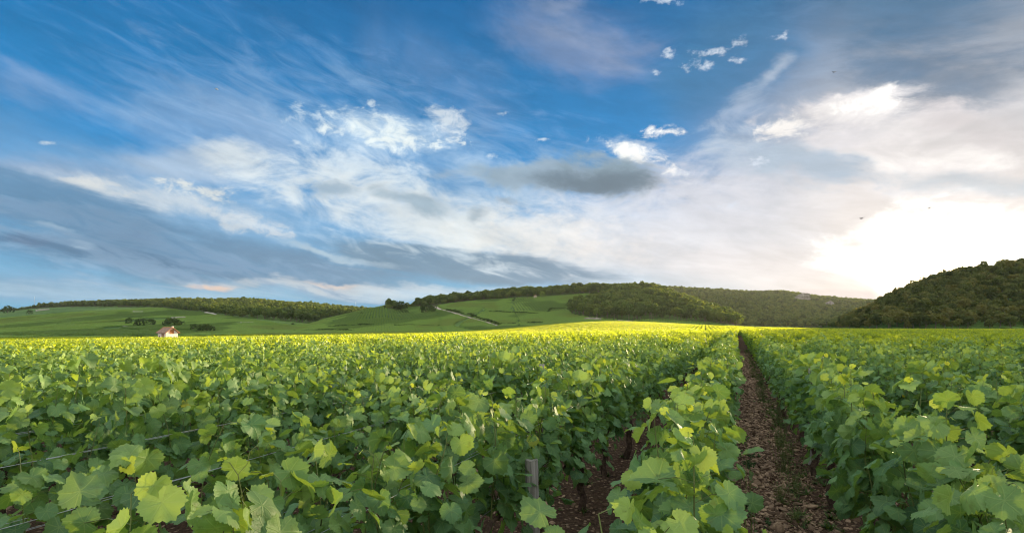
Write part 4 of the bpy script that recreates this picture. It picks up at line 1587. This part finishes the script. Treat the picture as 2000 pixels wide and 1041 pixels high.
post(.144, 3.2, 'grey weathered wooden post in the first row left of the path', seed=1, h=.80, lean=(.0, -.03))
for i, (k, s, lab) in enumerate([(-2, 6.3, 'wooden post deep in the second row left of the path'), (1, 6.9, 'wooden post under the leaves right of the path'),
                                 (0, 8.3, 'wooden post inside the row edging the path on its left')]):
    off = ROW0 + ROW_GAP * k
    post(s * DX + off * PX, s * DY + off * PY, lab, seed=5 + i, h=1.15)


def wire(k, h, s0, s1, lab, twin=.035, seed=0):
    g = np.random.default_rng(seed)
    off = ROW0 + ROW_GAP * k
    root = bpy.data.objects.new('trellis_wire', None); root.empty_display_size = .1
    col.objects.link(root)
    x0, y0 = s0 * DX + off * PX, s0 * DY + off * PY
    root.location = (x0, y0, Hs(x0, y0) + h)
    for sgn in (-1, 1):
        n = 24
        s = np.linspace(0, s1 - s0, n)
        sag = -.012 * np.sin((s % 5.5) / 5.5 * pi) + .006 * np.sin(s * 2.1 + sgn) 
        lat = sgn * twin * (.5 + .5 * np.abs(np.sin((s + .4) / 5.5 * pi)))
        P = np.stack([s * DX + lat * PX, s * DY + lat * PY, sag + sgn * .006], 1)
        mb = MB(); mb.tube(P, .0015, 5)
        mb.build('strand', M_WIRE, root, smooth=True)
    return tag(root, lab, 'wire', 'galvanised trellis wires')


NM = {-1: 'first', -2: 'second', -3: 'third', -4: 'fourth'}
for k in (-1, -2, -3, -4):
    for h, nm in ((.60, 'lower'), (.95, 'upper')):
        wire(k, h, -1.0 - .3 * k * 0, 14.0, f'{nm} pair of thin steel wires in the {NM[k]} row left of the path', seed=100 + k * 7 + int(h * 10))
wire(1, .62, -1.0, 14.0, 'lower pair of thin steel wires in the row right of the path', seed=3)

# ================================================================== stones on the soil
def stone_mesh(seed):
    g = np.random.default_rng(seed)
    bm = __import__('bmesh').new()
    __import__('bmesh').ops.create_icosphere(bm, subdivisions=2, radius=1.0)
    V = np.array([v.co[:] for v in bm.verts]); Fc = np.array([[v.index for v in f.verts] for f in bm.faces])
    bm.free()
    cut = nrm(g.normal(0, 1, (9, 3)))
    for c in cut:
        d = V @ c
        lim = g.uniform(.5, .85)
        V = V - np.clip(d - lim, 0, None)[:, None] * c
    V = V * np.array([1, g.uniform(.6, .95), g.uniform(.35, .6)])
    return mesh_np('stone', V, [Fc], [M_STONE], smooth=False)


def stone_mat():
    m, nt, b = material('limestone_pebble')
    oi = nt.n.new('ShaderNodeObjectInfo'); tcx = nt.n.new('ShaderNodeTexCoord')
    n = nt.noise(E(nt, tcx.outputs['Object']), 2.5, 4.0, .6)
    r = E(nt, oi.outputs['Random'])
    c = nt.mix((.070, .044, .028), (.42, .295, .195), nt.ss(r, .0, .95, kind='LINEAR'))
    c = nt.mix(c, (.10, .06, .04), nt.ss(n, .45, .7) * .6)
    nt.put(b.inputs['Base Color'], c)
    b.inputs['Roughness'].default_value = .9; b.inputs['Specular IOR Level'].default_value = .2
    return m


M_STONE = stone_mat()
stones = proto_coll('stone', [stone_mesh(700 + i) for i in range(7)])
g = np.random.default_rng(77)
n = 34000
s = 1.5 + 34 * g.random(n) ** 1.9
o_ = g.normal(.27, .26, n)
m = 9000                                                     # thinner scatter between the other rows
s = np.concatenate([s, 1 + 9 * g.random(m) ** 1.2]); o_ = np.concatenate([o_, g.uniform(-7, 5, m)])
x, y = s * DX + o_ * PX, s * DY + o_ * PY
ok = (y > .4) & (np.abs(x) < 1.2 * y + 1)
x, y, s = x[ok], y[ok], s[ok]
n = len(x)
size = g.lognormal(-4.62, .6, n) * (1 + .25 * np.clip(s / 10, 0, 2))
size = np.clip(size, .004, .055)
sc = size[:, None] * np.column_stack([g.uniform(.9, 1.5, n), g.uniform(.8, 1.1, n), g.uniform(.7, 1.1, n)])
zz = H(x, y) + np.exp(-((x ** 2 + y ** 2) / 625)) * (vnoise(x, y, .35, 3) * .018 + vnoise(x, y, 1.3, 4) * .02)
tag(scatter('stones', stones, np.column_stack([x, y, zz + size * .18]), np.column_stack([g.normal(0, .35, n), g.normal(0, .35, n), g.uniform(0, 6.3, n)]), sc, g.integers(0, 7, n)),
    'pale limestone stones littering the brown soil of the path', 'stones', kind='stuff')

# dry sticks and leaf scraps
scr = []
for i in range(4):
    gg = np.random.default_rng(760 + i)
    mb = MB(); k = 5
    mb.tube(np.stack([np.linspace(-.5, .5, k), gg.normal(0, .05, k), gg.normal(0, .03, k)], 1), np.linspace(.045, .03, k), 5)
    scr.append(mb_mesh(mb, 'stick', [M_BARK]))
sticks = proto_coll('stick', scr)
n = 900
s = 1.5 + 16 * g.random(n) ** 1.5; o_ = np.concatenate([g.normal(.3, .35, n // 2), g.uniform(-6, 4, n - n // 2)])
x, y = s * DX + o_ * PX, s * DY + o_ * PY
z = H(x, y) + .022
L_ = g.uniform(.04, .16, n)
tag(scatter('twigs', sticks, np.column_stack([x, y, z]), np.column_stack([0 * x, g.normal(0, .12, n), g.uniform(0, 6.3, n)]), np.column_stack([L_, L_ * .8, L_ * .8]), g.integers(0, 4, n)),
    'dry twigs and prunings scattered on the soil', 'twigs', kind='stuff')


# ================================================================== weeds
def weed(x, y, h, spread, label, seed, n_st=14, leaf=.022, name='weed', head=False, cat='weed'):
    g = np.random.default_rng(seed)
    root = bpy.data.objects.new(name, None); root.empty_display_size = .1
    col.objects.link(root); root.location = (x, y, Hs(x, y))
    st = MB(); LP, LT, LN, LS = [], [], [], []
    heads = MB()
    for i in range(n_st):
        a = g.uniform(0, 6.28); q = g.uniform(0, spread)
        hh = h * g.uniform(.5, 1)
        b = np.array([q * cos(a) * .5, q * sin(a) * .5, -.02])
        e = np.array([q * cos(a) + g.normal(0, .03), q * sin(a) + g.normal(0, .03), hh])
        t = np.linspace(0, 1, 8)[:, None]
        P = b * (1 - t) + e * t + np.array([cos(a), sin(a), 0]) * (t ** 2) * g.uniform(-.03, .06)
        st.tube(P, np.linspace(.0055 if head else .0022, .001, 8), 4, cap=False)
        nl = int(hh / (.05 if head else .022))
        for _ in range(nl):
            f = g.uniform(.08, 1)
            p = b * (1 - f) + e * f
            a2 = g.uniform(0, 6.28); o = np.array([cos(a2), sin(a2), 0])
            LP.append(p + o * .008); LT.append(o + [0, 0, g.uniform(-.3, .8)]); LN.append([0, 0, 1] + g.normal(0, .4, 3)); LS.append(leaf * g.uniform(.6, 1.5))
        if head:
            for _ in range(5):                                    # branching seed head
                w = nrm(g.normal(0, 1, 3) + [0, 0, 1.4]); tip = P[-1] + w * g.uniform(.02, .06)
                heads.tube([P[-1], (P[-1] + tip) / 2 + [0, 0, .004], tip], .0011, 3, cap=False)
                for _ in range(5):
                    c = tip + g.normal(0, .007, 3)
                    heads.tube([c - [0, 0, .004], c, c + [0, 0, .005]], [.002, .007, .002], 5)
    B = Batch()
    n = len(LP)
    T4 = (np.array([[0, 0], [0, .55], [0, 1.1], [-.17, .25], [-.15, .75], [.17, .25], [.15, .75]]), T2[1])
    tint = np.stack([g.random(n) * .4, g.random(n), (g.random(n) < .06) * .5], 1)
    B.add(leaves(T4, np.array(LP), np.array(LT), np.array(LN), np.array(LS), tint, g))
    link(mb_mesh(st, 'stems', [M_SHOOT]), 'stems', root)
    link(B.mesh('foliage', [M_WEED]), 'foliage', root)
    if heads.v:
        link(mb_mesh(heads, 'seed_head', [M_WEED]), 'seed_head', root)
    return tag(root, label, cat, 'weeds beside the stony path')


def at_row(px, py):
    """point on the ground under a pixel of the photograph, close to the camera"""
    k = EYE / ((py - 640) / F)
    return (px - 1000) / F * k, k


W_ = [(1600, 935, .50, .13, 'bushy green weed at the path edge, nearest of those on the right'),
      (1580, 880, .55, .14, 'tall bushy weed on the right of the path, second back'),
      (1552, 830, .50, .13, 'bushy weed on the right of the path, third back'),
      (1530, 785, .45, .13, 'bushy weed on the right of the path, fourth back'),
      (1512, 760, .42, .13, 'bushy weed on the right of the path, fifth back'),
      (1500, 738, .40, .13, 'bushy weed on the right of the path, sixth back'),
      (1655, 1000, .22, .10, 'low green weed on the bare soil at the lower right of the path'),
      (1625, 1030, .14, .10, 'small sprawling weed by the lower edge of the picture'),
      (1700, 985, .30, .12, 'leafy weed growing under the right hand row'),
      (1488, 715, .38, .14, 'small weed far along the right side of the path')]
for i, (px, py, h, sp, lab) in enumerate(W_):
    x, y = at_row(px, py)
    sr = x * DX + y * DY
    off = ROW0 + ROW_GAP - (.26 if i not in (6, 7) else .42) + .04 * ((i * 37) % 5 - 2)
    x, y = sr * DX + off * PX, sr * DY + off * PY
    weed(x, y, h, sp, lab, 800 + i, n_st=26, leaf=.020)
for i, (px, d, h, lab) in enumerate([(1452, 3.1, .95, 'tall thin seeding stem at the left edge of the path'), (1470, 3.5, .82, 'second seeding stem just right of the tallest one'),
                                     (1492, 2.9, .50, 'short seeding stem nearest the middle of the path'), (1085, 2.9, .62, 'drooping seed stem beside the weathered post')]):
    weed((px - 1000) / F * d, d, h, .03, lab, 830 + i, n_st=4, leaf=.035, name='seeding_weed', head=True, cat='weed')

# low green growth on the soil
tuft = []
for i in range(4):
    gg = np.random.default_rng(850 + i)
    nn = 26
    a = gg.uniform(0, 6.28, nn); o = np.stack([np.cos(a), np.sin(a), gg.uniform(.3, 1.5, nn)], 1)
    B = Batch()
    T5 = (np.array([[-.10, 0], [.10, 0], [.07, .6], [-.07, .6], [0, 1.1]]), [np.array([[0, 1, 2, 3]]), np.array([[3, 2, 4]])])
    B.add(leaves(T5, np.column_stack([gg.normal(0, .1, nn), gg.normal(0, .1, nn), np.zeros(nn)]), o, np.stack([-np.cos(a), -np.sin(a), np.ones(nn)], 1),
                 gg.uniform(.4, 1, nn), np.stack([gg.random(nn) * .3, gg.random(nn), (gg.random(nn) < .1) * .6], 1), gg))
    tuft.append(B.mesh('tuft', [M_WEED]))
tufts = proto_coll('tuft', tuft)
n = 1500
s = 1.2 + 40 * g.random(n) ** 1.3
kk = g.integers(-6, 6, n)
o_ = ROW0 + ROW_GAP * kk + g.normal(0, .16, n)
o_ = np.where(g.random(n) < .45, ROW0 + ROW_GAP - .20 + g.normal(0, .09, n), o_)
x, y = s * DX + o_ * PX, s * DY + o_ * PY
sz = g.uniform(.03, .10, n)
tag(scatter('ground_weeds', tufts, np.column_stack([x, y, H(x, y)]), np.column_stack([0 * x, 0 * x, g.uniform(0, 6.3, n)]), np.column_stack([sz, sz, sz]), g.integers(0, 4, n)),
    'sparse low weeds sprouting along the foot of the rows', 'weeds', kind='stuff')


# ================================================================== birds
def bird(px, py, dist, span, bank, head, label, col_=(.035, .028, .025), seed=0):
    d = pix_dir(px, py); d = d / d[1]
    P = d * dist + np.array([0, 0, EYE])
    mb = MB()
    body = np.array([(-.30, 0, 0), (-.22, 0, .01), (-.05, 0, 0), (.12, 0, 0), (.22, 0, .02), (.28, 0, .015), (.33, 0, .005)]) * span
    mb.tube(body, np.array([.012, .03, .055, .05, .03, .028, .006]) * span, 8)
    mb.add([(-.28 * span, 0, .01), (-.50 * span, -.07 * span, .0), (-.53 * span, 0, .0), (-.50 * span, .07 * span, .0), (-.28 * span, 0, -.008 * span)],
           [(0, 1, 2), (0, 2, 3), (4, 2, 1), (4, 3, 2)])
    for s in (-1, 1):
        ys = np.array([0, .12, .28, .42, .5]) * s * span
        zs = np.array([.02, .09, .13, .15, .13]) * span
        fr = np.array([.12, .15, .10, .0, -.10]) * span
        bk = np.array([-.12, -.10, -.08, -.10, -.14]) * span
        vs = []
        for i in range(5):
            vs += [(fr[i], ys[i], zs[i]), (bk[i], ys[i], zs[i] + .004), (fr[i] * .5 + bk[i] * .5, ys[i], zs[i] - .012 * span)]
        fs = []
        for i in range(4):
            a, b = i * 3, (i + 1) * 3
            fs += [(a, b, b + 1, a + 1), (a + 1, b + 1, b + 2, a + 2), (a + 2, b + 2, b, a)]
        mb.add(vs, fs)
    o = mb.build('bird', simple_mat('feathers', col_, .8, .2, 5, .1), loc=tuple(P), smooth=True)
    o.rotation_euler = (bank, 0.05, head)
    return tag(o, label, 'bird', 'birds in the sky')


bird(1683, 427, 60, .72, radians(-12), radians(100), 'larger dark bird gliding in the white glare right of the grey cloud')
bird(1815, 407, 75, .60, radians(-18), radians(95), 'smaller dark bird in the glare right of the larger one')
bird(423, 175, 70, .75, radians(25), radians(40), 'pale winged bird alone in the blue upper left sky', (.45, .47, .50))
bird(1629, 142, 110, .9, radians(5), radians(85), 'tiny bird high above the feathered bright cloud')

# ================================================================== evening haze
hz = MB(); hz.box(-2100, 2300, -60, 1560, -30, 150)
hm = bpy.data.materials.new('evening_haze'); hm.use_nodes = True
ht = hm.node_tree; ht.nodes.clear()
pv = ht.nodes.new('ShaderNodeVolumePrincipled'); ho = ht.nodes.new('ShaderNodeOutputMaterial')
pv.inputs['Color'].default_value = (.93, .94, .96, 1)
pv.inputs['Density'].default_value = 0.000035
pv.inputs['Anisotropy'].default_value = 0.3
ht.links.new(pv.outputs[0], ho.inputs['Volume'])
haze = hz.build('haze', hm)
tag(haze, kind='stuff')
scene.cycles.volume_bounces = 0
